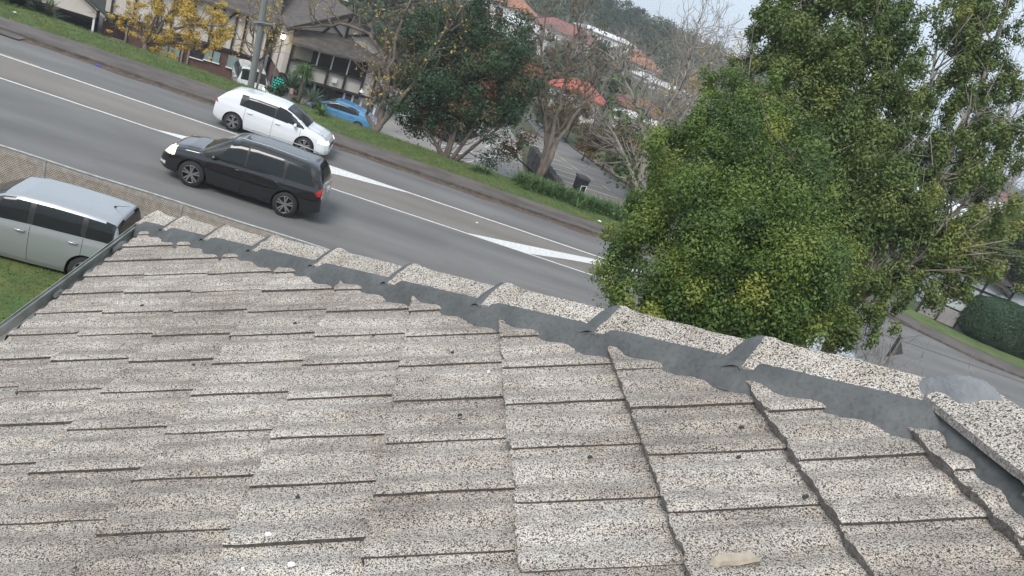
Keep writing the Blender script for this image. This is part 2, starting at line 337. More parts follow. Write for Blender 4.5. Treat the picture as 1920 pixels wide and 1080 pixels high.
def front(V):   # (x along slope) -> y, width along x
    W=V.copy(); W[:,1]=YC-V[:,0]; W[:,0]=XR+(V[:,1]-YA); return W
tile_plane(range(-6,4),range(-12,20),front,[((0,YC,0),(-1,-1,0)),((0,YC-2*XR,0),(1,-1,0)),((0,YE,0),(0,1,0))],'roof_slope',5)
# hip and ridge caps
def cap(A,D,B,l,name,seed,lift=.024,hump=.014,wc=.125,par=house):
    rg=np.random.default_rng(seed); A=Vector(A);D=Vector(D).normalized();B=Vector(B); Up=D.cross(B); 
    if Up.z<0: Up=-Up
    us=[0,.006,.02,.045,.08,.12]+list(np.linspace(.17,l+.03,6)); qs=[-1,-.82,-.6,-.38,-.2,-.08,0,.08,.2,.38,.6,.82,1]
    mb=MB(); g=[]
    k=-.36
    for a_,u in enumerate(us):
        base=lift*(1-u/(l+.03)); hp=hump*math.exp(-((u-.045)/.04)**2)
        if a_==0: hp-=.006
        for q in qs:
            aq=abs(q); h=.060-(.060+.042)*(aq**1.25)+.002*rg.normal()
            h+=base+hp*(1-.5*aq); 
            g.append(A+D*(u+rg.normal(0,.0015)*(a_==0))+B*(q*(wc+.012*math.exp(-((u-.03)/.05)**2)))+Vector((0,0,1))*h)
    nq=len(qs); fs=[]
    for a_ in range(len(us)-1):
        for b_ in range(nq-1): q=a_*nq+b_; fs.append((q,q+1,q+nq+1,q+nq))
    mb.add(g,fs,0)
    lo=[Vector(p)-Vector((0,0,.03)) for p in g[:nq]]; mb.add(g[:nq]+lo,[(i,i+nq,i+nq+1,i+1) for i in range(nq-1)],1)
    for s_ in(0,nq-1):
        ed=[g[a_*nq+s_] for a_ in range(len(us))]; n=len(ed); mb.add(ed+[p-Vector((0,0,.022)) for p in ed],[(i,i+1,i+1+n,i+n) for i in range(n-1)],1)
    mb.tone=[.95]*len(mb.f)
    o=wb(mb,name,[M_CAP,M_TBUTT],par); return o
def joint(A,D,B,name,seed,wid=.04,wc=.13,lift=.026,par=house,spread=0):
    rg=np.random.default_rng(seed); A=Vector(A);D=Vector(D).normalized();B=Vector(B); mb=MB(); g=[]
    qs=np.linspace(-1,1,25); rows=[(-wid,0),(-wid*.55,.35),(-.012,.8),(.004,1.0),(.016+spread,.98),(.03+spread,.82)]
    n1=rg.normal(0,1,25); n1=np.convolve(n1,[.3,.4,.3],'same')
    for r_,(u,f) in enumerate(rows):
        for b_,q in enumerate(qs):
            aq=abs(q); h=.060-.102*aq**1.25; uu=u+(n1[b_]*.006 if r_ in(0,5) else 0)
            hh=h+.003+f*(lift*.85+.008*(1-.5*aq))+(-.006 if r_ in (0,5) else .0)+rg.normal(0,.0008)
            g.append(A+D*uu+B*(q*(wc+.014))+Vector((0,0,1))*hh)
    fs=[]
    for a_ in range(len(rows)-1):
        for b_ in range(24): q=a_*25+b_; fs.append((q,q+1,q+26,q+25))
    mb.add(g,fs); return wb(mb,name,M_MORTAR,par,True)
HD1=Vector((1,-1,TAN)).normalized(); HB1=Vector((-1,-1,0))/math.sqrt(2)
P0=Vector((XE,YE,RO[2]+(XE-RO[0])*TAN))
HLEN=HALF*math.sqrt(2+TAN*TAN)
JT=[0,.40,.96,1.52,2.15,2.77,3.40,4.02,4.64]
for k,t in enumerate(JT):
    l=(JT[k+1] if k+1<len(JT) else HLEN+.02)-t
    cap(P0+HD1*t,HD1,HB1,l,'hip_cap',20+k)
    if k: joint(P0+HD1*t,HD1,HB1,'cap_pointing',50+k,wid=.030+.010*(k>=6)+.012*(k>=7),spread=.008*(k>=7))
# other front hip
P1=Vector((2*XR-XE,YE,P0.z)); HD2=Vector((-1,-1,TAN)).normalized(); HB2=Vector((1,-1,0))/math.sqrt(2)
t=.02;k=0
while t<HLEN-.1:
    l=min(.44,HLEN-t); cap(P1+HD2*t,HD2,HB2,l,'hip_cap',70+k); 
    if k: joint(P1+HD2*t,HD2,HB2,'cap_pointing',90+k)
    t+=.44;k+=1
# ridge toward the camera
AP=Vector((XR,YA,ZR))
RD=Vector((0,1,0)); 
for k in range(10):
    a_=AP+Vector((0,-.46*(k+1),.020)); cap(a_,RD,Vector((-1,0,0)),.46,'ridge_cap',110+k,wc=.15)
    joint(a_,RD,Vector((-1,0,0)),'cap_pointing',130+k,wc=.15)
# bedding mortar strips along the edges of the caps
def strip(A,D,B,length,k,name,seed,q0=.10,q1=.225,ns=.7,h0=.044,hd=.084):
    rg=np.random.default_rng(seed); A=Vector(A);D=Vector(D).normalized();B=Vector(B); mb=MB(); g=[]; n=int(length/.012)
    nz=np.convolve(rg.normal(0,1,n+40),np.ones(9)/9,'same'); n2=np.convolve(rg.normal(0,1,n+40),np.ones(31)/31,'same'); n3=rg.normal(0,1,n+40)
    fr=[0,.12,.3,.5,.7,.85,1.0]
    for i in range(n+1):
        t=length*i/n; e=(.012*nz[i]+.035*n2[i]+.003*n3[i])*ns
        for f in fr:
            q=q0+(q1+e-q0)*f; h=h0-hd*f**1.7+.004*n2[(i+9)%n]*4*f+rg.normal(0,.0007)
            g.append(A+D*t+B*q+Vector((0,0,-k*q+h)))
    m_=len(fr); mb.add(g,[(i*m_+j,i*m_+j+1,(i+1)*m_+j+1,(i+1)*m_+j) for i in range(n) for j in range(m_-1)])
    return wb(mb,name,M_MORTAR,house,True)
strip(P0+HD1*.02,HD1,HB1,HLEN-.0,.36,'bedding_mortar',201,q1=.188,ns=.5)
strip(P1+HD2*.02,HD2,HB2,HLEN,.36,'bedding_mortar',202)
strip(P0+HD1*.02,HD1,-HB1,HLEN,.36,'bedding_mortar',203)
strip(AP+Vector((0,.05,-.016)),Vector((0,-1,0)),Vector((-1,0,0)),4.6,TAN,'bedding_mortar',204,q0=.125,q1=.165,ns=.3,h0=.05,hd=.095)
strip(AP+Vector((0,.05,-.005)),Vector((0,-1,0)),Vector((1,0,0)),4.6,TAN,'bedding_mortar',205,q0=.125,q1=.165,ns=.3,h0=.05,hd=.095)
# apex mortar cap, smeared
rg=np.random.default_rng(5); mb=MB(); g=[]; na,nr=44,11
wob=[1+.10*math.sin(3*a_+1)+.08*math.sin(7*a_+.4) for a_ in np.linspace(0,2*PI,na,endpoint=False)]
for r_ in range(nr):
    f=r_/(nr-1)
    for a_ in range(na):
        t=2*PI*a_/na; q=.128*f*wob[a_]; x=math.cos(t)*q*1.05; y=math.sin(t)*q*1.15+.02
        pl=min(-TAN*abs(x),0); hipz=-max(abs(x),y)*TAN if y>0 else -abs(x)*TAN
        h=.056*(1-f**3.5)-.012*(f>.98)+.006*math.sin(9*t+4*f)*f+rg.normal(0,.0012)
        g.append(AP+Vector((x-.02,y+.01,max(hipz,-.2)+h+.036)))
mb.add(g,[(r_*na+a_,(r_+1)*na+a_,(r_+1)*na+(a_+1)%na,r_*na+(a_+1)%na) for r_ in range(nr-1) for a_ in range(na)])
wb(mb,'apex_mortar',mat('smeared_pointing',(.13,.14,.145),.5,col2=(.22,.228,.232),scale=5,bump=.5,bscale=20,stretch=(3,1,1)),house,True)
# gutters and fascia
def gutter(axis):
    mb=MB(); prof=[(-.125,.02),(-.135,.012),(-.132,-.002),(-.120,.0),(-.118,-.07),(-.10,-.086),(-.03,-.086),(-.012,-.07),(-.012,-.02)]
    prof2=[(-.125,.016),(-.128,.008),(-.113,.004),(-.113,-.068),(-.098,-.080),(-.03,-.080),(-.018,-.068),(-.018,-.02)]
    z0=P0.z-.035; rg=np.random.default_rng(8); n=60
    for pr,mi in((prof,0),(prof2,1)):
        g=[]
        for i in range(n+1):
            s_=i/n; jx=.004*math.sin(9*s_)+rg.normal(0,.0008)
            for (a_,b_) in pr:
                if axis=='Y': g.append((XE+.02+a_*.85+jx,YE-.07-s_*8.0,z0+b_+.003*math.sin(5*s_)))
                elif axis=='Y2': g.append((2*XR-XE-.02-a_,YE-.07-s_*8.0,z0+b_))
                else: g.append((XE-.115+s_*(2*HALF+.23),YE-.02-a_,z0+b_))
        m_=len(pr); mb.add(g,[(i*m_+j,(i+1)*m_+j,(i+1)*m_+j+1,i*m_+j+1) for i in range(n) for j in range(m_-1)],mi)
    return wb(mb,'gutter',[M_GUT,M_GUTIN])
gutter('Y');gutter('Y2');gutter('X')
mb=MB(); z0=P0.z-.06
mb.box((XE+.06,(YE-2.6)/2,z0-.08),(.03,YE+2.6,.2)); mb.box((2*XR-XE-.06,(YE-2.6)/2,z0-.08),(.03,YE+2.6,.2)); mb.box((XR,YE-.06,z0-.08),(2*HALF-.15,.03,.2))
wb(mb,'fascia',mat('fascia_green',(.20,.23,.20),.6))
# lump of old mortar and torn liner in the gutter
mb=MB()
for (x,y,s_) in((XE-.03,5.02,.05),(XE-.02,4.55,.035),(XE-.04,4.2,.03)):
    rg=np.random.default_rng(int(y*100)); g=[]
    for a_ in range(10):
        for b_ in range(5):
            t=2*PI*a_/10; f=PI/2*b_/4; g.append((x+math.cos(t)*math.cos(f)*s_*rg.uniform(.7,1.2),y+math.sin(t)*math.cos(f)*s_*2*rg.uniform(.7,1.2),P0.z-.07+math.sin(f)*s_*1.1))
    mb=MB(); mb.add(g,[(a_*5+b_,((a_+1)%10)*5+b_,((a_+1)%10)*5+b_+1,a_*5+b_+1) for a_ in range(10) for b_ in range(4)]); wb(mb,'mortar_lump',M_MORTAR)
mb=MB(); g=[]; n=26; rg=np.random.default_rng(4)
for i in range(n+1):
    y=4.0-1.6*i/n; e=.03*math.sin(i*.9)+.015*rg.normal()
    g+= [(XE-.079,y,P0.z-.03),(XE-.072,y,P0.z-.095),(XE-.02+e*.4,y,P0.z-.10),(XE+.02+e,y,P0.z-.03+.01*rg.normal())]
mb.add(g,[(i*4+j,(i+1)*4+j,(i+1)*4+j+1,i*4+j+1) for i in range(n) for j in range(3)])
wb(mb,'gutter_liner',mat('pale_liner',(.42,.38,.35),.7,col2=(.62,.60,.56),scale=6,bump=.4))
# small marks lying on the tiles: a strip of buff mortar, flecks of paint, chips
def on_roof(px,py,h=.012):
    r=_F*FPX+_RR*(px-960)+_UU*(540-py); n=Vector((-math.sin(TP),0,math.cos(TP))); o=Vector(RO)+n*h; c=Vector((0,0,CH)); return c+r*(((o-c)@n)/(r@n))
def patch(px,py,lx,ly,name,m_,seed,h=.003,th=.003,rot=0):
    c=on_roof(px,py,h); rg=np.random.default_rng(seed); S=Vector((math.cos(TP),0,math.sin(TP))); N=Vector((-math.sin(TP),0,math.cos(TP))); n=22
    S2=S*math.cos(rot)+Vector((0,1,0))*math.sin(rot); Y2=-S*math.sin(rot)+Vector((0,1,0))*math.cos(rot)
    ring=[];
    for i in range(n):
        t=2*PI*i/n; ct,st=math.cos(t),math.sin(t); e=5; q=(abs(ct)**e+abs(st)**e)**(-1/e) if lx>.06 else 1
        ring.append(c+S2*(ct*q*lx*rg.uniform(.88,1.08))+Y2*(st*q*ly*rg.uniform(.8,1.12)))
    mb=MB(); mb.add([c+N*th]+[c+(p-c)*.8+N*th for p in ring]+[p-N*.006 for p in ring],[(0,1+i,1+(i+1)%n) for i in range(n)]+[(1+i,1+n+i,1+n+(i+1)%n,1+(i+1)%n) for i in range(n)])
    o=wb(mb,name,m_); return o
patch(1377,1047,.062,.017,'mortar_smear',mat('buff_mortar',(.33,.28,.22),.9,col2=(.44,.38,.30),scale=40),1,h=.004,th=.006,rot=-.03)
MW=mat('paint_fleck',(.78,.78,.78),.6)
for k,(x,y,s_) in enumerate([(502,1001,.011),(546,1057,.012),(455,1066,.006),(916,696,.006)]): patch(x,y,s_,s_*.5,'paint_fleck',MW,10+k)
MD=mat('dark_chip',(.05,.048,.045),.9)
for k,(x,y,s_) in enumerate([(266,572,.010),(553,605,.009),(558,931,.008),(862,777,.008),(848,660,.008),(1385,856,.008),(1390,800,.009),(1106,856,.009),(700,628,.007),(363,683,.007),(1560,745,.008),(1510,930,.010),(1240,520,.01)][:12]): patch(x,y,s_,s_*.45,'dark_chip',MD,30+k,h=.004,th=.003)
# walls under the eaves
mb=MB(); zt=P0.z-.12; x0,x1=XE+.5,2*XR-XE-.5
mb.box((XR,(YE-.5-2.4)/2,zt/2-.2),(x1-x0,YE-.5+2.4,zt+.4)); wb(mb,'wall',M_WALLW)
for (x,y,d) in((XR-1,YE-.49,(1.4,.06,1.2)),(XR+1.2,YE-.49,(1.4,.06,1.2)),(x0-.01,2.5,(.06,1.6,1.2)),(x0-.01,2.5,(.06,1.2,1.1))):
    for z in ((3.9,) if d[1]!=1.2 else (1.4,)):
        mb=MB(); mb.box((x,y,z),d); f=wb(mb,'window',M_DGL)
        mb=MB(); 
        for s_ in(-1,1):
            if d[0]>d[1]: mb.box((x+s_*(d[0]/2+.03),y+.02,z),(.06,.08,d[2]+.12)); mb.box((x,y+.021,z+s_*(d[2]/2+.03)),(d[0],.078,.06))
            else: mb.box((x-.02,y+s_*(d[1]/2+.03),z),(.08,.06,d[2]+.12)); mb.box((x-.021,y,z+s_*(d[2]/2+.03)),(.078,d[1],.06))
        o=mb.build('window_frame',MW,f); o.location=(0,0,0)
# soffit
mb=MB(); z0=P0.z-.16
mb.box((XE+.27,(YE-2.6)/2,z0),(.40,YE+2.5,.02)); mb.box((2*XR-XE-.27,(YE-2.6)/2,z0),(.40,YE+2.5,.02)); mb.box((XR,YE-.27,z0),(2*HALF-1.0,.40,.02)); wb(mb,'soffit',M_WALLW)
# ------------------------------------------------------------------ terrain and roads
def G(x,y):
    x=np.asarray(x,float); y=np.asarray(y,float)
    hill=-3+5*SS(95,135,y)+6*SS(135,215,y)-SS(50,115,x)*4.0*SS(120,215,y)-SS(230,330,y)*5+20*SS(330,520,y)*(1-.55*SS(150,420,x))
    hill=hill+3*(1-SS(0,25,x))*SS(115,160,y)+.5*np.sin(x*.08+y*.05)*SS(95,130,y)
    right=np.where(y<66,-.085*np.clip(y-37,0,29),-2.465-.535*SS(66,82,y))
    right=right*(1-SS(18,26,x)*(y<70)*(1-SS(50,70,y)*1.0))
    left=(-3.1-.95*(1-SS(-13,-11,x))*(1-SS(60,75,y)))*SS(35.3,42,y)+.1*SS(72,92,y)+1.5*SS(1.5,7,x)*SS(36,42,y)
    x0_=7.3-4.5*SS(47,54,y); mixx=np.clip((x-x0_)/np.maximum(.16,7.46-x0_),0,1)
    near=left*(1-mixx)+right*mixx
    z=near+(hill+3)
    z=z-.25*SS(-1,0,-np.abs(y-100)/1e9)*0
    return z
def Gs(x,y): return float(G(x,y))
xs=np.unique(np.concatenate([np.arange(-1200,-60,60),np.arange(-60,-24,6),np.arange(-24,40,1.0),np.arange(6.5,8,.15),np.arange(40,140,5),np.arange(140,1500,60)]))
ys=np.unique(np.concatenate([np.arange(-600,-12,60),np.arange(-12,30,6),np.arange(30,72,1.0),np.arange(34.5,44,.5),np.arange(72,240,4),np.arange(240,2200,40)]))
X,Y=np.meshgrid(xs,ys,indexing='ij'); Z=G(X,Y)-.03
nx,ny=X.shape; I=np.arange(nx*ny).reshape(nx,ny)
Fq=np.stack([I[:-1,:-1],I[1:,:-1],I[1:,1:],I[:-1,1:]],-1).reshape(-1,4)
tag(npmesh('ground',np.stack([X,Y,Z],-1).reshape(-1,3),4,M_GROUND,F=Fq,smooth=True),kind='structure')
def drape(poly_rows,name,m_,off=.02,kind='structure',thick=0):
    # poly_rows: list of (left point, right point); strip follows the ground
    mb=MB(); g=[]; k=max(2,int(max((Vector(a)-Vector(b)).length for a,b in poly_rows)/.8)+1)
    for ri,(a,b) in enumerate([poly_rows[0]]+list(poly_rows)):
        for j in range(k+1):
            p=Vector(a).lerp(Vector(b),j/k); g.append((p.x,p.y,Gs(p.x,p.y)+off-(.08 if ri==0 else 0)))
    n=len(poly_rows)+1; mb.add(g,[(i*(k+1)+j,(i+1)*(k+1)+j,(i+1)*(k+1)+j+1,i*(k+1)+j+1) for i in range(n-1) for j in range(k)])
    return tag(mb.build(name,m_),kind=kind)
def flat(name,pts,z,m_,kind='structure'):
    mb=MB(); mb.add([(x,y,z) for x,y in pts],[tuple(range(len(pts)))]); return tag(mb.build(name,m_),kind=kind)
# main road (runs along x)
YN,YF=18.9,30.5
flat('road',[(-300,YN),(300,YN),(300,YF+.0),(-300,YF+.0)],.0,M_ASPH)
flat('road_median',[(-300,25.06),(14,25.06),(13,27.42),(-300,27.42)],.006,M_ASPH2)
rg=np.random.default_rng(2)
def line(x0,x1,yc,w_,z,m_,name='lane_line',wav=.012,bend=0):
    mb=MB(); n=max(2,int((x1-x0)/.5)); g=[]
    for i in range(n+1):
        x=x0+(x1-x0)*i/n; c=yc+bend*(x-x0)/(x1-x0); e=rg.normal(0,wav*.4); g+=[(x,c-w_/2+e,z),(x,c+w_/2+e,z)]
    mb.add(g,[(2*i,2*i+2,2*i+3,2*i+1) for i in range(n)]); return tag(mb.build(name,m_),kind='structure')
line(-120,14,24.98,.10,.012,M_WHITE); line(-120,13,27.5,.12,.012,M_WHITE)
def bar2(pts,name='median_marking'):
    mb=MB(); mb.add([(x,y,.012) for x,y in pts],[tuple(range(len(pts)))]); return tag(mb.build(name,M_WHITE),kind='structure')
bar2([(-8.2,25.032),(-6.2,25.032),(-2.4,26.75),(.2,27.438),(-3.0,27.438),(-4.6,26.4)])
bar2([(2.55,25.032),(4.9,25.032),(6.6,25.9),(9.6,27.15),(10.4,27.438),(8.9,27.438),(6.2,26.4)])

line(-22,-13.2,27.78,.07,.012,M_YEL,'yellow_line',bend=-.16)
for x0 in (-40,-36,-32,-28,-24,-20,-16,-12.4,-8.6,-4.5,-.5,3.4,7.0,11): line(x0-.8,x0+1.1,30.22,.09,.010,mat('worn_line',(.20,.17,.12),.9,col2=(.15,.14,.125),scale=6),'worn_edge_line')
for x0 in (-19.5,-15.6,-11.6,-7.85,-4.05,-.2,4,8,12,16): line(x0,x0+1.25,19.14,.10,.012,M_YEL,'yellow_line')
# kerbs, footpaths and verges
def kerb(pts,name='kerb',w_=.16,h=.13):
    mb=MB()
    for i in range(len(pts)-1):
        a=Vector(pts[i]);b=Vector(pts[i+1]); d=(b-a).normalized(); n=Vector((-d.y,d.x,0))
        seg=max(1,int((b-a).length/1.0))
        for k in range(seg):
            p=a.lerp(b,k/seg)+d*.004; q=a.lerp(b,(k+1)/seg)-d*.004; j=rg.normal(0,.006)
            zb=min(Gs(p.x,p.y),Gs(q.x,q.y))-.05
            vs=[p,q,q+n*w_,p+n*w_]; top=[Vector((v.x,v.y,Gs(v.x,v.y)+h+j)) for v in vs]; bo=[Vector((v.x,v.y,zb)) for v in vs]
            top[0]+=n*.02; top[1]+=n*.02
            mb.add(bo+top,[(4,5,6,7),(0,1,5,4),(1,2,6,5),(2,3,7,6),(3,0,4,7)])
    return tag(mb.build(name,M_KERB),kind='structure')
kerb([(-15.2,30.5,0),(11.5,30.5,0)]); kerb([(-60,30.5,0),(-19.5,30.5,0)])
def vslab(pts,z0,z1,name,m_):
    mb=MB(); mb.prism([(x,y,z0) for x,y in pts],(0,0,z1-z0)); return tag(mb.build(name,m_),kind='structure')
vslab([(-60,30.66),(11.6,30.66),(11.6,32.2),(-4,32.3),(-7.5,33.0),(-12,32.6),(-17,32.25),(-60,32.25)],-.3,.12,'footpath',M_PATH)
flat('driveway_crossing',[(-19.5,30.0),(-15.2,30.0),(-15.2,30.66),(-19.5,30.66)],.05,M_PATH)
for a_,b_ in((-15.2,11.5),): 
    mb=MB(); g=[]; n=220
    for i in range(n+1):
        x=a_+(b_-a_)*i/n; g+=[(x,30.33-.14*abs(math.sin(x*.7)+.5*math.sin(x*2.3))-.05*rg.random(),.0085),(x,30.50,.02+.03*rg.random())]
    mb.add(g,[(2*i,2*i+2,2*i+3,2*i+1) for i in range(n)]); tag(mb.build('gutter_dirt',M_GUTDIRT),kind='structure')
# grass verge with a soft crown, falling away behind
mb=MB(); g=[]; xsv=np.arange(-60,12.6,.5); 
def vin(x): return float(np.interp(x,[-60,-17,-12,-7.5,-4,12.5],[32.25,32.25,32.6,33.0,32.3,32.2]))
for x in xsv:
    y0=vin(x); 
    for k in range(9):
        y=y0+(35.4-y0)*k/8; h=.10+.05*math.sin(k/8*PI)+.012*math.sin(x*3.1+k)+.01*math.sin(x*7+k*2)-(.0 if k<8 else .15); g.append((x,y,h))
n=len(xsv); mb.add(g,[(i*9+j,(i+1)*9+j,(i+1)*9+j+1,i*9+j+1) for i in range(n-1) for j in range(8)])
tag(mb.build('grass_verge',M_GRASS,smooth=True),kind='structure')
drape([((x,35.35),(x,41.5)) for x in np.arange(-60,6.8,1.0)],'bank',M_LITTER,.0)
def tufts(name,N,fx,sz,m_,label,cat,seed,lean=.5):
    r=np.random.default_rng(seed); P=fx(r,N); N=len(P); a=r.uniform(0,2*PI,N); h=sz*r.uniform(.5,1.3,N); w_=h*.16
    d=np.stack([np.cos(a),np.sin(a),np.zeros(N)],-1); ln=np.stack([r.normal(0,lean,N)*h,r.normal(0,lean,N)*h,h],-1)
    V=np.stack([P-d*w_[:,None],P+d*w_[:,None],P+ln],1).reshape(-1,3)
    o=npmesh(name,V,3,m_,tone=r.beta(2,2,N)); return tag(o,label,cat,kind='stuff')
def vg(r,N):
    x=r.uniform(-24,12,N); y0=np.interp(x,[-60,-17,-12,-7.5,-4,12.5],[32.25,32.25,32.6,33.0,32.3,32.2]); t=r.uniform(0,1,N); y=y0+(35.3-y0)*t-.03
    return np.stack([x,y,.10+.05*np.sin(t*PI)],-1)
tufts('verge_grass',60000,vg,.055,M_LFG,'short green grass along the far verge of the road','grass',1,.9)
# near verge: path, fence line, garden
flat('near_footpath',[(-60,17.25),(60,17.25),(60,18.74),(-60,18.74)],.12,M_PATH)
kerb([(60,18.9,0),(-60,18.9,0)])
flat('garden_ground',[(-60,-10),(60,-10),(60,17.25),(-60,17.25)],.10,M_LITTER)
flat('lawn',[(-14,5.8),(-1.2,5.8),(-.8,12.5),(-1.5,16.2),(-14,16.3)],.14,M_GRASS)
flat('paved_path',[(-14,7.6),(-5.6,7.6),(-4.4,10.2),(-14,11.3)],.17,mat('stone_paving',(.16,.14,.125),.9,col2=(.23,.205,.185),scale=3,bump=.3))
tufts('lawn_grass',26000,lambda r,N:np.stack([r.uniform(-13,-1.6,N),r.uniform(11.3,16.2,N),np.full(N,.14)],-1),.05,M_LFG,'patchy lawn under the silver car','grass',2,.8)
# side road and car parks
rows=[]
SR=[(31.0,11.5,27.5),(33,12.3,24.8),(35,12.55,22),(37,12.6,20),(39,12.55,18.6),(41,12.3,17.6),(44,11.8,16.5),(47,11.3,15.6),(50,10.9,14.9),(54,10.5,14.3),(58,10.3,13.9),(62,10.1,13.5),(66,9.9,13.1),(72,9.6,12.6),(80,9.2,12.2)]
flat('road_mouth',[(11.5,YF),(27.5,YF),(27.5,31.0),(11.5,31.0)],.004,M_ASPH)
drape([((l,y),(r_,y)) for y,l,r_ in SR],'side_road',M_ASPH,.03)
drape([((x0,y),(x1,y)) for y,x0,x1 in [(37.2,7.4,12.6),(39,7.6,12.55),(41,7.6,12.3),(44,7.6,11.8),(47,7.6,11.3),(50,7.6,10.9),(54,7.6,10.5),(58,7.7,10.3),(62,7.8,10.1),(66,7.9,9.9)]],'parking_strip',M_ASPH2,.025)
kerb([(17.6,41,0),(16.5,44,0),(15.6,47,0),(14.9,50,0),(14.3,54,0),(13.9,58,0),(13.5,62,0),(13.1,66,0),(12.6,72,0)][::-1])
drape([((17.8,41),(19.3,41)),((16.7,44),(18.1,44)),((15.8,47),(17.1,47)),((15.1,50),(16.3,50)),((14.5,54),(15.6,54)),((14.1,58),(15.2,58)),((13.7,62),(14.8,62)),((13.3,66),(14.4,66))],'leaf_covered_path',mat('leafy_path',(.20,.16,.14),.95,col2=(.30,.17,.12),scale=2.5,detail=9),.08)
drape([((18.1,44),(20.5,44)),((17.1,47),(19.6,47)),((16.3,50),(19,50)),((15.6,54),(18.4,54)),((15.2,58),(18,58)),((14.8,62),(17.8,62)),((14.4,66),(17.6,66)),((13.9,72),(17.2,72))],'side_verge',M_GRASS,.09)
def gline(a,b,w_,m_=M_WHITE,off=.05,name='bay_line'):
    a=Vector((*a,0));b=Vector((*b,0)); d=(b-a).normalized(); n=Vector((-d.y,d.x,0))*w_/2; k=max(2,int((b-a).length/.7)); g=[]
    for i in range(k+1):
        p=a.lerp(b,i/k)
        for q in(p-n,p+n): g.append((q.x,q.y,Gs(q.x,q.y)+off))
    mb=MB(); mb.add(g,[(2*i,2*i+2,2*i+3,2*i+1) for i in range(k)]); return tag(mb.build(name,m_),kind='structure')
ends=[(11.2,43.6),(10.6,45.9),(10.1,48.5),(9.6,51.0),(9.2,53.6),(8.95,56.2),(8.7,58.8),(8.5,61.3),(8.4,63.8)]
for (x,y) in ends: gline((x,y),(max(7.55,x-4.3),y-1.05),.12)
gline((11.9,41.4),(7.7,40.4),.12)
for (x,y) in [(12.6,41.6),(11.75,44.2),(11.15,46.8),(10.6,49.6),(10.15,52.6),(9.9,55.5),(9.6,58.5)]: gline((x-.2,y+.9),(x+.05,y-.3),.13,mat('cream_paint',(.55,.47,.34),.8))
# lower car park
drape([((-26,y),(6.7,y)) for y in np.arange(43,73,1.5)],'car_park',M_LOT,.02)
for a,b in [((1.5,56.1),(4.7,58.5)),((2.4,53.9),(6.0,57.0)),((4.2,53.0),(6.9,55.1)),((.2,58.0),(3.2,60.6)),((2.0,50.5),(5.5,53.4)),((-1.2,59.4),(2,62.2)),((-2.6,61.6),(.6,64.4))]: gline((a[0]*.925,a[1]*.925),(b[0]*.925,b[1]*.925),.14,off=.03)
# low stone wall between the car parks
t=thing('stone_wall','low dark stone retaining wall between the lower car park and the striped bays','wall',(7.2,50,-4))
mb=MB(); r=np.random.default_rng(3)
for y in np.arange(35.7,49,.9): 
    zt=Gs(8.0,y)+.45+.05*r.normal(); mb.box((r.normal(0,.02),y-50+.45,(zt-2.6)/2+4),(.42,.9,zt+2.6))
mb.build('stonework',M_STONE,t)
vslab([(22,30.4),(37,30.4),(36,30.62),(31.8,30.97),(29.2,31.47),(26.8,33.07),(25.2,34.02),(24.6,35.2),(22,35.2)],-.1,.036,'road_mouth',M_ASPH)
# right side beyond the side road
kerb([(24.6,35.2,0),(25.2,34.0,0),(26.8,33.05,0),(29.2,31.45,0),(31.8,30.95,0),(36,30.6,0),(60,30.5,0),(140,30.5,0)])
vslab([(24.8,36),(26.9,33.25),(29.3,31.65),(31.8,31.12),(36,30.8),(140,30.68),(140,32.2),(36,32.3),(32,32.8),(30,33.6),(28,35.0),(26.6,37)],-.3,.12,'footpath',M_PATH)
vslab([(26.6,37),(28,35.0),(30,33.6),(32,32.8),(36,32.3),(140,32.2),(140,34.4),(36,34.3),(33,34.8),(30.5,36.2),(28,38)],-.3,.14,'grass_verge',M_GRASS)
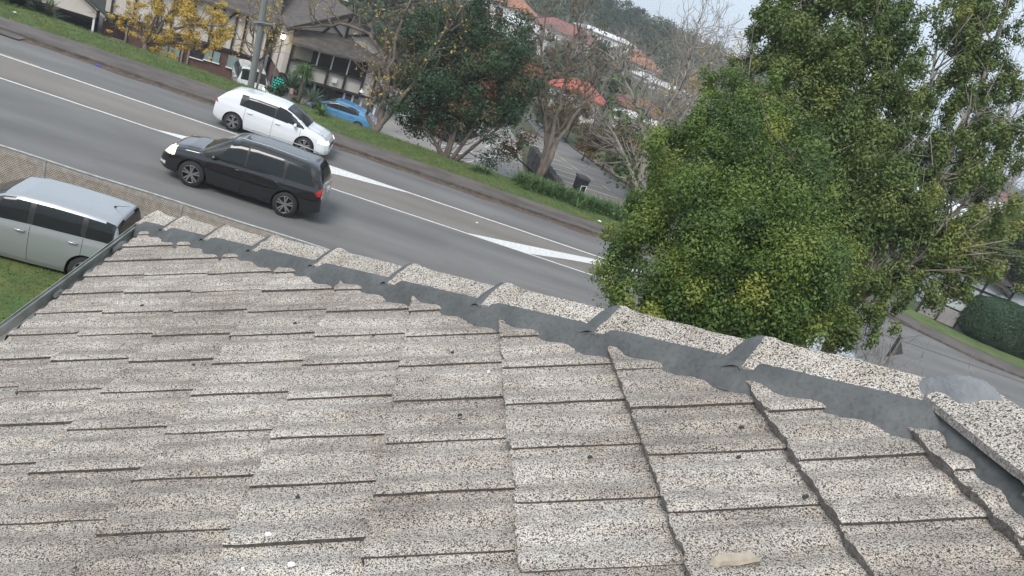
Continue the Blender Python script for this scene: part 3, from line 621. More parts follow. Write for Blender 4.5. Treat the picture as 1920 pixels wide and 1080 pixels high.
# ------------------------------------------------------------------ cars
def carpaint(name,col,metal=0.,rough=.3,coat=1): return mat(name,col,rough,metal=metal,coat=coat,spec=.5)
M_SEAM=mat('panel_gap',(.01,.01,.01),.8)
M_GLASSC=mat('car_glass',(.014,.017,.019),.10,spec=.35)
M_HEAD=mat('headlight_lens',(.62,.60,.52),.12,spec=.8,coat=1); M_HEADON=mat('headlight_lit',(.95,.86,.62),.2,emit=.9)
M_TAIL=mat('tail_lens',(.42,.012,.012),.15,coat=1); M_TAILW=mat('tail_lens_clear',(.7,.55,.55),.15,coat=1)
M_TRIM=mat('black_trim',(.02,.02,.02),.5); M_PLATE=mat('number_plate',(.6,.6,.6),.5)
def wheel(parent,x,y,r,side,nsp=5,w_=.21,rimmat=None,dbl=False):
    t=MB(); n=30; pr=[(r*.62,-w_/2),(r*.93,-w_/2),(r*.985,-w_*.38),(r,-w_*.2),(r,w_*.2),(r*.985,w_*.38),(r*.93,w_/2),(r*.68,w_/2),(r*.66,w_*.4)]
    t.lathe([(a,b*side*-1) for a,b in pr],(0,0,0),n,'Y')
    wh=t.build('wheel',M_RUB,parent,True); wh.location=(x,y,r)
    m_=MB(); s_=-side  # outward direction is +side along y
    o=side*w_/2
    m_.lathe([(r*.70,o*.95),(r*.67,o*.98),(r*.63,o*.9),(r*.61,o*.2),(r*.2,o*.1),(0.001,o*.1)],(0,0,0),n,'Y',mi=1)
    m_.lathe([(r*.70,o*.96),(r*.665,o*1.02),(r*.63,o*.93)],(0,0,0),n,'Y',mi=0)
    m_.lathe([(r*.15,o*.5),(r*.15,o*.88),(r*.1,o*.92),(.001,o*.92)],(0,0,0),14,'Y',mi=0)
    for k in range(nsp):
        for dd in ((-.13,.13) if dbl else (0,)):
            a=2*PI*k/nsp+.3+dd; a2=2*PI*k/nsp+.3+dd*1.5; u=Vector((math.cos(a),0,math.sin(a))); u2=Vector((math.cos(a2),0,math.sin(a2)))
            p=u*r*.12+Vector((0,o*.84,0)); q=u2*r*.65+Vector((0,o*.93,0)); m_.bar(p,q,(.075 if not dbl else .036)*r/.33,.03,mi=0,up=(0,side,0))
    m_.build('rim',[rimmat or M_RIM,M_BLK],wh); return wh
def make_car(spec,label,group,loc,rz,name='parked_car',rot=None):
    S=spec; L_=S['L']; hw=S['W']/2; wb_=S['wb']; xf=S['xf']; xr=xf-wb_; wr=S['wr']; ra=wr*1.16
    root=thing(name,label,'car',loc,rz,group,rot)
    x0,x1=S.get('x0',-L_/2),L_/2
    zc=lambda x: float(np.interp(x,*zip(*S['top']))); zbf=lambda x: float(np.interp(x,*zip(*S['belt']))); zl=lambda x: float(np.interp(x,*zip(*S['low'])))
    pl=lambda x: float(np.interp(x,*zip(*S['plan'])))
    seams=S['seams']
    st=set(np.round(np.linspace(x0,x1,int(L_/.028)),4))
    st|=set(np.round(x0+np.array([0,.006,.015,.03,.045]),4)); st|=set(np.round(x1-np.array([0,.006,.015,.03,.045]),4))
    st=[x for x in st if all(abs(x-s_)>.012 for s_ in seams)]
    for s_ in seams: st+=[s_-.005,s_+.005]
    st=sorted(st); ns=len(st)
    NLO=15; zf=[.04,.09,.16,.25,.35,.45,.55,.64,.72,.79,.85]; yf=[.88,.83,.76,.66,.54,.41,.28,.14,0]; n=S.get('n',5.0); tum=S.get('tum',.20)
    rows=[]; prof=S.get('prof',[(0,.90),(.12,.955),(.3,.985),(.5,1.0),(.72,.995),(.86,.985),(1,.955)])
    def half(x):
        hwp=hw*pl(x); top=zc(x); zb=min(zbf(x),top-.015); lo=zl(x); lo0=lo
        for ax in (xf,xr):
            dx=x-ax
            if abs(dx)<ra: lo=max(lo,wr+math.sqrt(ra*ra-dx*dx)*1.0)
        flare=0
        for ax in (xf,xr): flare=max(flare,math.exp(-((abs(x-ax)-ra*.6)/(ra*.55))**2) if abs(x-ax)>ra*.6 else 1)
        pts=[]
        for k in range(NLO+1):
            t=k/NLO; z=lo+(zb-lo)*t; tt=(z-lo0)/max(.05,(zb-lo0)); y=hwp*np.interp(tt,*zip(*prof))
            y+=S.get('flare',.012)*flare*math.exp(-((z-(wr+ra*.8))/.16)**2)
            cz=S.get('crease',None)
            if cz: y-=.008*math.exp(-((z-cz*zb-.02)/.03)**2)
            pts.append((y,z))
        yb=pts[-1][0]; hg=top-zb
        nn=n if hg>.25 else 2.2+(n-2.2)*max(0,hg-.05)/.2
        for f in zf: z=zb+hg*f; y=yb*(1-f**nn)**(1/nn)-tum*hg*f*(1 if hg>.1 else hg/.1); pts.append((y,z))
        yend=pts[-1][0]/max(.01,(1-zf[-1]**nn)**(1/nn))
        for f in yf:
            z=zb+hg*(1-f**nn)**(1/nn) if f>0 else zb+hg
            z=max(z,pts[-1][1]); pts.append((min(pts[-1][0],f*yend) if f>0 else 0,z))
        return pts
    H=[half(x) for x in st]; nr=len(H[0])
    V=[];
    for i,x in enumerate(st):
        for (y,z) in H[i]: V.append((x,y,z))
        for (y,z) in H[i][:-1]: V.append((x,-y,z))
    def vid(i,j,s_): 
        b=i*(2*nr-1)
        if s_>0 or j==nr-1: return b+j
        return b+nr+j
    parts={}
    gl=S['glass']; cls=S['classify']
    for i in range(ns-1):
        xm=(st[i]+st[i+1])/2; seam=any(abs(xm-s_)<.004 for s_ in seams)
        for s_ in(1,-1):
            for j in range(nr-1):
                q=[vid(i,j,s_),vid(i+1,j,s_),vid(i+1,j+1,s_),vid(i,j+1,s_)]
                if s_<0: q=q[::-1]
                if len(set(q))<4: q=list(dict.fromkeys(q))
                c=sum((Vector(V[a]) for a in q),Vector())/len(q)
                zm=c.z; ym=abs(c.y); zb=min(zbf(xm),zc(xm)-.015); hg=zc(xm)-zb
                key=None
                reg='low' if j<NLO else ('side' if j<NLO+len(zf) else 'top')
                key=cls(xm,ym,zm,reg,zb,zc(xm),s_)
                if key is None:
                    if seam and reg=='low' and zm>zl(xm)+.04: key=('seam',0)
                    elif reg=='low':
                        for k,(a_,b_) in enumerate(S['doors']):
                            if a_<xm<b_ and zm>zl(xm)+.09: key=('door',k,s_)
                if key is None: key=('body',0)
                parts.setdefault(key,[]).append(q)
    # ends
    for i,flip in((0,False),(ns-1,True)):
        ring=[vid(i,j,1) for j in range(nr)]+[vid(i,j,-1) for j in range(nr-2,-1,-1)]
        parts[('body',0)].append(ring if not flip else ring[::-1])
    mats={'body':S['paint'],'seam':M_SEAM,'door':S['paint'],'windscreen':M_GLASSC,'rear_window':M_GLASSC,'side_window':M_GLASSC,'headlight':S.get('head',M_HEADON),'tail_light':M_TAIL,'grille':M_TRIM,'bumper_trim':M_TRIM,'window_trim':M_TRIM,'sill_trim':M_TRIM,'reversing_light':M_TAILW,'fog_light':M_HEAD,'door_frame':M_TRIM}
    doors={}
    for key,fl in parts.items():
        used=sorted({a for f in fl for a in f}); mp={a:k for k,a in enumerate(used)}
        mb=MB(); off=0.0; mb.v=[V[a] for a in used]; mb.f=[tuple(mp[a] for a in f) for f in fl]; mb.m=[0]*len(fl)
        nm={'seam':'panel_gap'}.get(key[0],key[0])
        o=mb.build(nm,mats[key[0]],root,True)
        if key[0]=='door': doors[key[1:]]=o
    # wheel wells and underbody
    mb=MB(); mb.box((0,0,S['low'][len(S['low'])//2][1]+.14),(L_*.9,hw*1.55,.2)); mb.box(((xf+xr)/2,0,.62),(wb_+ra*2.1,hw*1.5,.45))
    mb.build('underbody',M_BLK,root)
    for ax in(xf,xr):
        for s_ in(1,-1): wheel(root,ax,s_*(hw-.125),wr,s_,S.get('nsp',5),rimmat=S.get('rim'),dbl=S.get('dbl',False))
    def ysurf(x,z): 
        i=min(range(ns),key=lambda k:abs(st[k]-x)); h=H[i]; return float(np.interp(z,[p[1] for p in h[:NLO+1]],[p[0] for p in h[:NLO+1]]))
    for k,(a_,b_) in enumerate(S['doors']):
        for s_ in(1,-1):
            x=a_+.17; z=S['hz'][k]; y=ysurf(x,z); mb=MB()
            mb.tube([(x-.10,s_*(y+.004),z),(x-.07,s_*(y+.035),z),(x,s_*(y+.042),z+.006),(x+.07,s_*(y+.035),z),(x+.10,s_*(y+.004),z)],[.010,.016,.017,.016,.010],8)
            mb.build('door_handle',S.get('handle',S['paint']),doors.get((k,s_),root),True)
    # mirrors
    for s_ in(1,-1):
        x,z=S['mirror']; y=ysurf(x,min(z,zbf(x)))-.02; mb=MB()
        mb.lathe([(.001,0),(.06,.01),(.10,.05),(.105,.09),(.09,.12),(.001,.135)],n=12)
        for q in range(len(mb.v)): a=mb.v[q]; mb.v[q]=(x+.0+(a[2]-.07)*.9*1.0,s_*(y+.10+a[0]*1.1),z+.03+a[1]*.75)
        mb.bar((x,s_*y,z-.01),(x,s_*(y+.08),z+.02),.05,.04); mb.build('wing_mirror',S.get('mirrormat',S['paint']),root,True)
    mb=MB(); mb.box((x1-.0,0,.42),(.03,.36,.11)); mb.build('number_plate',M_PLATE,root)
    mb=MB(); mb.box((x0+.02,0,S.get('pz',.85)),(.05,.36,.12)); mb.build('number_plate',M_PLATE,root)
    root['_x']=0; del root['_x']
    return root
def planc(L_,f=.28,r=.2,fe=.74,re=.84):
    h=L_/2; P=[(-h,re),(-h+.02,re+(1-re)*.35),(-h+.06,re+(1-re)*.6),(-h+r*.6,re+(1-re)*.82),(-h+r+.15,.985),(-h+r+.55,1),(h-f-.9,1),(h-f-.35,.985),(h-f*.75,.955),(h-f*.4,.90),(h-.08,.84),(h-.03,.79),(h,fe)]; return P
# silver wagon (nose to the left)
def cls_gen(p):
    def f(x,y,z,reg,zb,zt,s_):
        hg=zt-zb
        if p['ws'][0]<x<p['ws'][1] and reg=='top' and z>p['cowl'] and y<p['wsy']: return ('windscreen',0)
        if p['rw'][0]<x<p['rw'][1] and reg!='low' and p['rwz'][0]<z<p['rwz'][1] and y<p['rwy']: return ('rear_window',0)
        if reg=='side' and hg>.12 and z>zb+.028 and z<min(p['wtop'],zt-.075):
            for k,(a_,b_,sl0,sl1) in enumerate(p['win']):
                if a_+sl0*(z-zb)<x<b_+sl1*(z-zb): return ('side_window',k,s_)
            if p['win'][-1][0]-.0<x<p['win'][0][1]+.3: return ('window_trim',min(range(len(p['win'])),key=lambda k:abs(x-p['win'][k][0])),s_)
        if p['hl'][0]<x and p['hl'][1]<z<p['hl'][2]-(p['hl'][3]-x if 0 else 0)+ (x-p['hl'][0])*-p.get('hls',.25)+.06 and y>p['hl'][3]: return ('headlight',s_)
        if p.get('grille') and x>p['grille'][0] and p['grille'][1]<z<p['grille'][2] and y<p['grille'][3]: return ('grille',0)
        if p.get('fog') and x>p['fog'][0] and p['fog'][1]<z<p['fog'][2] and y>p['fog'][3]: return ('fog_light',s_)
        t=p['tl']
        if x<t[0]-(z-t[1])*t[4]*1.0 and t[1]<z<t[2] and y>t[3]: return ('tail_light',s_)
        if p.get('rl') and x<p['rl'][0] and p['rl'][1]<z<p['rl'][2] and y>p['rl'][3]: return ('reversing_light',s_)
        if reg=='low' and z<p.get('sill',0): return ('sill_trim',0)
        return None
    return f
# local x+ is the nose
SILVER=dict(L=3.93,W=1.70,wb=2.50,xf=1.19,wr=.315,paint=carpaint('silver_paint',(.36,.38,.395),.45,.28),nsp=7,rim=M_RIM,tum=.17,n=5.5,head=M_HEAD,
 top=[(-1.965,.62),(-1.955,.86),(-1.93,1.0),(-1.86,1.22),(-1.80,1.40),(-1.72,1.475),(-1.5,1.505),(-1.0,1.53),(-.3,1.545),(.3,1.53),(.62,1.47),(1.0,1.25),(1.30,1.06),(1.38,1.03),(1.6,.97),(1.8,.87),(1.9,.76),(1.965,.55)],
 belt=[(-1.965,1.02),(-1.5,1.03),(0,1.0),(1.2,.95),(1.4,.90),(1.965,.60)],low=[(-1.965,.36),(-1.7,.24),(-1.2,.21),(0,.20),(1.5,.21),(1.965,.27)],
 plan=planc(3.93),seams=[-.985,.02,1.06],doors=[(.025,1.055),(-.98,.015)],hz=[.87,.90],mirror=(.98,.98),pz=.80,glass=1,
 classify=cls_gen(dict(ws=(.62,1.33),cowl=1.0,wsy=.62,rw=(-1.96,-1.78),rwz=(1.0,1.40),rwy=.66,wtop=1.42,win=[(.09,.85,.0,-.62),(-.93,.0,.08,-.02),(-1.80,-1.02,.10,.05)],hl=(1.62,.66,.80,.42),grille=(1.90,.45,.62,.5),tl=(-1.72,.79,.97,.55,.9),fog=None)))
SQ=lambda x: x if x>-.8 else -.8+(x+.8)*(.90/1.165)
SILVER['x0']=-1.70; SILVER['wb']=2.29; SILVER['wr']=.325
for k_ in('top','belt','low','plan'): SILVER[k_]=[(SQ(a),b) for a,b in SILVER[k_]]
SILVER['classify']=cls_gen(dict(ws=(.62,1.33),cowl=1.0,wsy=.62,rw=(-1.70,-1.55),rwz=(1.04,1.42),rwy=.66,wtop=1.42,win=[(.09,.85,.0,-.62),(-.93,.0,.08,-.02),(-1.53,-1.02,.10,.05)],hl=(1.62,.66,.80,.42),grille=(1.90,.45,.62,.5),tl=(-1.50,.80,.97,.55,.6),fog=None))
SUV=dict(L=4.79,W=1.91,wb=2.79,xf=1.42,wr=.375,paint=carpaint('black_paint',(.008,.008,.010),.0,.18),nsp=5,dbl=True,tum=.20,n=5.0,head=M_HEADON,flare=.02,
 top=[(-2.395,.55),(-2.38,.75),(-2.34,1.02),(-2.25,1.30),(-2.12,1.55),(-2.0,1.66),(-1.8,1.70),(-1.0,1.74),(-.2,1.745),(.3,1.70),(.55,1.62),(.95,1.36),(1.25,1.16),(1.34,1.12),(1.7,1.09),(2.05,1.01),(2.22,.90),(2.35,.72),(2.395,.50)],
 belt=[(-2.395,1.10),(-1.5,1.09),(0,1.03),(1.2,.99),(1.5,.98),(2.0,.90),(2.395,.66)],low=[(-2.395,.42),(-2.1,.30),(-1.3,.25),(0,.245),(1.8,.25),(2.2,.28),(2.395,.34)],
 plan=planc(4.79,.36,.24),seams=[-1.18,-.02,1.08],doors=[(-.015,1.075),(-1.175,-.025)],hz=[.92,.95],mirror=(.86,1.04),pz=.95,glass=1,
 classify=cls_gen(dict(ws=(.50,1.30),cowl=1.10,wsy=.70,rw=(-2.32,-2.06),rwz=(1.16,1.60),rwy=.70,wtop=1.60,win=[(.04,.86,0,-.72),(-1.10,-.04,.05,0),(-2.08,-1.18,.55,.02)],hl=(1.98,.76,.94,.50),grille=(2.25,.62,.86,.5),tl=(-2.10,.92,1.14,.55,.9),rl=(-2.33,.85,.97,.6),fog=(2.2,.42,.50,.55))))
HATCH=dict(L=4.26,W=1.79,wb=2.63,xf=1.26,wr=.325,paint=carpaint('white_paint',(.70,.72,.75),0,.25),nsp=5,dbl=True,tum=.20,n=5,head=M_HEADON,
 top=[(-2.13,.52),(-2.11,.80),(-2.06,.98),(-1.98,1.10),(-1.80,1.27),(-1.64,1.35),(-1.3,1.41),(-.7,1.455),(0,1.45),(.35,1.40),(.62,1.30),(1.0,1.09),(1.22,.97),(1.30,.94),(1.6,.89),(1.9,.80),(2.04,.70),(2.11,.58),(2.13,.45)],
 belt=[(-2.13,.98),(-1.4,.97),(0,.92),(1.0,.885),(1.3,.86),(1.8,.76),(2.13,.56)],low=[(-2.13,.34),(-1.9,.24),(-1.2,.19),(0,.185),(1.6,.19),(2.0,.20),(2.13,.25)],
 plan=planc(4.26,.32,.22),seams=[-1.02,.0,1.02],doors=[(.005,1.015),(-1.015,-.005)],hz=[.80,.83],mirror=(.80,.93),pz=.82,glass=1,
 classify=cls_gen(dict(ws=(.36,1.20),cowl=.95,wsy=.64,rw=(-2.02,-1.76),rwz=(1.08,1.33),rwy=.62,wtop=1.345,win=[(.05,.82,0,-.80),(-1.25,-.02,.75,0)],hl=(1.72,.60,.72,.48),grille=(2.05,.50,.58,.45),tl=(-1.98,.86,1.02,.45,.6),fog=(2.02,.30,.38,.5))))
def paintcopy(spec,**k): d=dict(spec); d.update(k); return d
sv=make_car(SILVER,'silver wagon parked on the grass beside the tiled roof','','SV')if 0 else None
silver=make_car(SILVER,'silver wagon parked on the lawn between the tiled roof and the wire fence',None,(-6.42,14.50,.03),PI,rot=(0,0,PI+.07))
silver.scale=(.92,.92,1.0)
mb=MB(); mb.tube([(-1.25,.0,1.525),(-1.30,.0,1.55),(-1.55,0,1.61)],[.012,.006,.003],6); mb.lathe([(.03,0),(.02,.03),(.001,.035)],(-1.25,0,1.505),10); mb.build('roof_antenna',M_TRIM,silver)
mb=MB(); 
for s_ in(1,): mb.lathe([(.075,0),(.078,.003),(.082,.0)],(0,0,0),20,'Y'); 
mb.v=[(v[0]-1.36,.828+v[1],v[2]+.80) for v in mb.v]; mb.build('fuel_flap',mat('silver_shadow_gap',(.16,.17,.18),.5),silver)
suv=make_car(SUV,'black four wheel drive wagon driving left in the near lane, seen side on',None,(-4.42,21.85,.0),PI,name='moving_car')
suv.scale=(.955,.96,1.01)
for s_ in(1,-1):
    mb=MB(); mb.tube([(.35,s_*.62,1.72),(.25,s_*.62,1.76),(-.6,s_*.63,1.785),(-1.6,s_*.63,1.755),(-1.75,s_*.63,1.71)],.014,6); mb.build('roof_rail',M_STEEL,suv,True)
hatch=make_car(HATCH,'white hatchback with black wheels driving right in the far lane',None,(-5.25,28.6,.0),0,name='moving_car')
hatch.scale=(1,1,1.03)
BLUE=paintcopy(HATCH,paint=carpaint('blue_paint',(.07,.25,.47),.1,.35),L=4.26,head=M_HEAD,
 top=[(-2.13,.60),(-2.10,.90),(-2.0,1.08),(-1.6,1.24),(-1.1,1.37),(-.5,1.45),(0,1.47),(.35,1.42),(.8,1.22),(1.25,1.0),(1.6,.90),(1.95,.74),(2.11,.58),(2.13,.45)])
blue=make_car(BLUE,'blue hatchback parked in the lower car park behind the verge',None,(-5.3,48.2,-3.1),PI-.05)
DARK=paintcopy(HATCH,paint=carpaint('charcoal_paint',(.012,.014,.020),.2,.3),head=M_HEAD)
make_car(DARK,'dark car parked in the shade behind the dense green tree','cars',(2.4,55,Gs(2.4,55)+.02),.75)['group']='cars parked in the lower car park'
WH2=paintcopy(SUV,paint=carpaint('pale_paint',(.55,.57,.58),.1,.3),head=M_HEAD)
make_car(WH2,'pale grey car farthest back behind the dense green tree','cars',(1.0,61,Gs(1.0,61)+.02),.75)['group']='cars parked in the lower car park'
WH3=paintcopy(SUV,paint=carpaint('van_white',(.62,.62,.60),0,.35),head=M_HEAD)
make_car(WH3,'white van facing the road beside the grey lamp pole',None,(-10.7,47.0,-3.08),-PI/2+.35,name='parked_van')
WH4=paintcopy(HATCH,paint=carpaint('white_paint_two',(.7,.7,.7),0,.3),head=M_HEAD)
make_car(WH4,'white car half hidden at the foot of the big evergreen bush',None,(15.5,21.5,.0),0.02,name='moving_car')
# ------------------------------------------------------------------ half timbered buildings over the car park
def facade_thing(name,label,cat,o,th): return thing(name,label,cat,(o[0],o[1],-4.0),th)
def fbox(p,name,m_,u0,u1,z0,z1,d0,d1,parent=None):   # local: x along facade, y into the building, z above the car park
    mb=MB(); mb.box(((u0+u1)/2,(d0+d1)/2,(z0+z1)/2+4),(u1-u0,d1-d0,z1-z0)); return mb.build(name,m_,parent or p)
def timber(p,a,b,w_=.16,d=-.05,par=None):
    mb=MB(); mb.bar((a[0],d,a[1]+4),(b[0],d,b[1]+4),.10,w_,up=(0,0,1) if abs(a[0]-b[0])>.05 else (1,0,0)) if abs(a[0]-b[0])>.05 else mb.box((a[0],d,(a[1]+b[1])/2+4),(w_,.10,abs(b[1]-a[1])))
    return mb.build('timber',M_TIMB,par or p)
g=facade_thing('tudor_house','white half timbered building with a gable above a shingled porch roof and open parking under it','building',(-9.83,50.36),R(22))
g['label']='half timbered gabled building on posts above the blue car'
w0=fbox(g,'wall',M_PANEL,0,6.9,-1.8,1.2,.1,9)
mb=MB(); mb.prism([(-.0,.1,5.2),(6.9,.1,5.2),(3.45,.1,7.1)],(0,8.9,0)); mb.build('gable_wall',M_PANEL,g)
# window band
for (a,b) in ((.75,2.05),(2.12,3.0),(3.08,4.1),(4.18,5.25)):
    f=fbox(g,'window',M_DGL,a,b,-.72,.62,.04,.12); fbox(g,'window_frame',M_TIMB,a-.04,b+.04,-.80,-.71,-.02,.10,f).location=(0,0,0)
fbox(g,'curtain',mat('curtain',(.24,.22,.19),.9,.25,6,stretch=(6,1,.3)),.42,1.7,-.60,.62,-.0,.035)
for u in (2.09,3.04,4.14): fbox(g,'window_post',MW,u-.035,u+.035,-.72,.62,-.05,.05)
for (a,b) in [((.38,-1.78),(.38,.8)),((2.93,-1.78),(2.93,-.8)),((4.14,-1.78),(4.14,-.8)),((5.34,-1.78),(5.34,.6)),((6.17,-1.78),(6.17,1.0)),((1.7,-1.78),(1.7,-.8)),
 ((3.45,1.55),(3.45,3.2)),((3.45,1.7),(4.9,2.2)),((3.2,1.6),(2.2,2.3)),((0.38,-.76),(5.34,-.76)),((0,-1.8),(6.9,-1.8)),((1.9,1.35),(2.3,1.9))]: timber(g,a,b,.15)
# porch roof of shingles
mb=MB(); n=14; gg=[]
for i in range(n+1):
    u=.2+5.95*i/n; top=1.05+.62*math.sin(min(1,(u)/3.6)*PI/2)-(max(0,u-3.6)*.28); gg+=[(u,-.02,4+top),(u,-.75,4+.42+.10*math.sin(i*.9)*.3+(.28 if u>4.5 else .05*u*.6))]
mb.add(gg,[(2*i,2*i+1,2*i+3,2*i+2) for i in range(n)]); lo=[(x,y,z-.14) for x,y,z in gg]; mb.add(lo,[(2*i+2,2*i+3,2*i+1,2*i) for i in range(n)]); mb.add([gg[2*i+1] for i in range(n+1)]+[lo[2*i+1] for i in range(n+1)],[(i,i+n+1,i+n+2,i+1) for i in range(n)])
mb.build('porch_roof',M_SHING,g)
mb=MB()
for s_ in(-1,1):
    a=Vector((3.45,-.55,7.25)); e=Vector((3.45+s_*3.75,-.55,5.12)); mb.prism([a,e,e+Vector((0,0,-.16)),a+Vector((0,0,-.16))],(0,9.8,0))
mb.build('roof',M_SHING,g)
mb=MB()
for s_ in(-1,1):
    a=Vector((3.45,-.60,7.2)); e=Vector((3.45+s_*3.78,-.60,5.06)); mb.bar(a,e,.08,.22)
mb.build('barge_board',M_TIMB,g)
# undercroft
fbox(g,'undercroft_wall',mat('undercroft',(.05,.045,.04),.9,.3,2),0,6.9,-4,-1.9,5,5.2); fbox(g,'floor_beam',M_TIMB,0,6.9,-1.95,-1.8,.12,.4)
fbox(g,'undercroft_side_wall',M_BRICK,.0,.2,-4,-1.95,.2,5)
for u in (.35,1.7,3.3,4.45,5.05,5.7,6.75): fbox(g,'post',MW if u>4 else M_TIMB,u-.06,u+.06,-4,-1.95,.2,.32)
fbox(g,'grey_garage_door',mat('garage_grey',(.16,.155,.15),.7),3.5,4.4,-3.6,-2.0,2.4,2.5)
fbox(g,'small_notice',MW,3.35,3.65,-1.45,-1.18,-.06,.08)
# wall lamp, notice lines
mb=MB(); mb.lathe([(.02,0),(.14,-.05),(.16,-.16),(.001,-.18)],(5.35,-.35,4-1.35),10); mb.bar((5.35,-.35,2.65),(5.35,.05,2.7),.04); mb.build('outdoor_lamp',MW,g)
# rear wing with a steep grey roof behind
mb=MB(); mb.prism([(1.2,9,4+1.2),(1.2,9,4+3.4),(-6,9,4+3.4),(-6,9,4+1.2)],(0,5,0)); mb.build('rear_wall',M_PANEL,g)
mb=MB(); 
for s_ in(0,1): mb.prism([(-6.4,8.3,4+2.6),(1.8,8.3,4+2.6),(1.4,11.5,4+5.4),(-6.2,11.5,4+5.4)],(0,.02,.12)) if s_==0 else mb.prism([(-6.2,11.5,4+5.4),(1.4,11.5,4+5.4),(1.8,14.7,4+2.6),(-6.4,14.7,4+2.6)],(0,.02,.12))
mb.build('rear_roof',M_SHING,g)
mb=MB(); mb.prism([(3.2,9.3,7.0),(5.4,9.3,7.0),(4.3,9.3,8.6)],(0,1.5,0)); mb.build('dormer',M_PANEL,g)
# long building on the left: brick below, panels above
b=facade_thing('tudor_hall','long half timbered building with brick ground floor behind the yellow tree','building',(-16.2,52.0),R(15))
fbox(b,'brick_wall',M_BRICK,-3.6,4.3,-4,-1.95,.1,8); fbox(b,'wall',M_PANEL,-4.9,4.6,-1.95,.75,.0,8)
fbox(b,'brick_wall',M_BRICK,-5.0,-3.6,-4,-2.5,.6,8)
fbox(b,'lower_brick_wall',M_BRICK,-9.8,-9.6,-4,-2.5,0,7)
for u in(-4.55,-3.3,-1.95,-1.15,.05,1.19,1.75,2.6,3.2,4.3): timber(b,(u,-1.95),(u,.7),.13)
timber(b,(1.8,-.4),(2.5,.6),.12); timber(b,(1.2,-1.1),(1.7,-1.9),.12); timber(b,(-1.9,-1.8),(-1.2,-.9),.12); timber(b,(-4.9,-1.95),(4.6,-1.95),.16); timber(b,(-4.9,.62),(4.6,.62),.14)
for (u0,u1,z0,z1) in((.3,1.05,-3.1,-2.25),(1.13,2.06,-3.0,-2.3),(2.56,4.13,-3.05,-2.25),(-1.7,-.36,-3.75,-2.9)):
    f=fbox(b,'window',M_DGL if u0==.3 else M_WGL,u0,u1,z0,z1,.03,.14); fr=fbox(b,'window_frame',MW,u0-.05,u1+.05,z0-.06,z0,-.02,.12,f); fr.location=(0,0,0)
    fr=fbox(b,'window_bar',M_TIMB,(u0+u1)/2-.03,(u0+u1)/2+.03,z0,z1,.0,.12,f); fr.location=(0,0,0)
fbox(b,'heat_pump',mat('unit_grey',(.22,.21,.19),.6,.1,4),-4.4,-3.55,-3.75,-3.35,-.35,.05)
for u in(-3.55,.18,-.2,4.45): fbox(b,'downpipe',mat('pipe_grey',(.24,.22,.21),.5),u-.05,u+.05,-4,-1.95,-.02,.09)
mb=MB(); mb.prism([(-5.1,-.55,4+.62),(5.2,-.55,4+.62),(4.9,4.0,4+3.9),(-4.9,4.0,4+3.9)],(0,.02,.14)); mb.prism([(-4.9,4.0,4+3.9),(4.9,4.0,4+3.9),(5.2,8.5,4+.62),(-5.1,8.5,4+.62)],(0,.02,.14)); mb.build('roof',M_SHING,b)
# garage wing
mb=MB(); mb.prism([(-10.5,-.3,4-2.45),(-5.3,-.3,4-2.45),(-5.3,-.3,4-2.0),(-7.9,-.3,4-.4),(-10.5,-.3,4-2.0)],(0,.3,0)); mb.build('garage_gable',M_PANEL,b)
fbox(b,'garage_shade_sheet',M_BLK,-10.4,-5.5,-4,-2.46,2.5,2.6); fbox(b,'garage_post',MW,-5.45,-5.33,-4,-2.45,-.25,-.13)  # black sheet stands in for the shade inside the open garage
fbox(b,'garage_beam',M_TIMB,-10.5,-5.3,-2.62,-2.46,-.2,-.05)
mb=MB()
for s_ in(-1,1):
    a=Vector((-7.9,-.8,4+.05)); e=Vector((-7.9+s_*3.6,-.8,4-2.2)); mb.prism([a,e,e+Vector((0,0,-.14)),a+Vector((0,0,-.14))],(0,8,0))
mb.build('garage_roof',mat('garage_shingle',(.05,.055,.052),.85,.3,4),b)
# teal lit sign, red and white banner
t=thing('lit_sign','round teal lit sign glowing between the agave plants','sign',(-9.75,50.0,-4)); mb=MB()
for i in range(5):
    for j in range(6):
        x,z=(i-2)*.16+(.08 if j%2 else 0),.3+j*.16+.8
        if (i-2)**2+(j-2.5)**2<8.5: mb.lathe([(.001,-.03),(.055,-.02),(.06,.02),(.001,.03)],(x,0,z),8,'Y')
mb.build('lamp_dots',mat('teal_lamp',(.02,.42,.33),.5,emit=.35),t); mb=MB(); mb.box((0,.06,.9),(.06,.06,1.8)); mb.box((0,.06,1.45),(.95,.03,1.0)); mb.build('backing',M_BLK,t)
t=thing('banner','narrow red and white banner beside the cabbage tree','banner',(-8.9,49.9,-4)); mb=MB(); mb.box((0,0,1.15),(.05,.05,2.3)); mb.build('pole',M_STEEL,t)
mb=MB(); mb.box((.14,0,1.75),(.22,.02,1.0)); mb.build('cloth',mat('banner_red',(.55,.10,.09),.7,col2=(.75,.70,.68),scale=3),t)
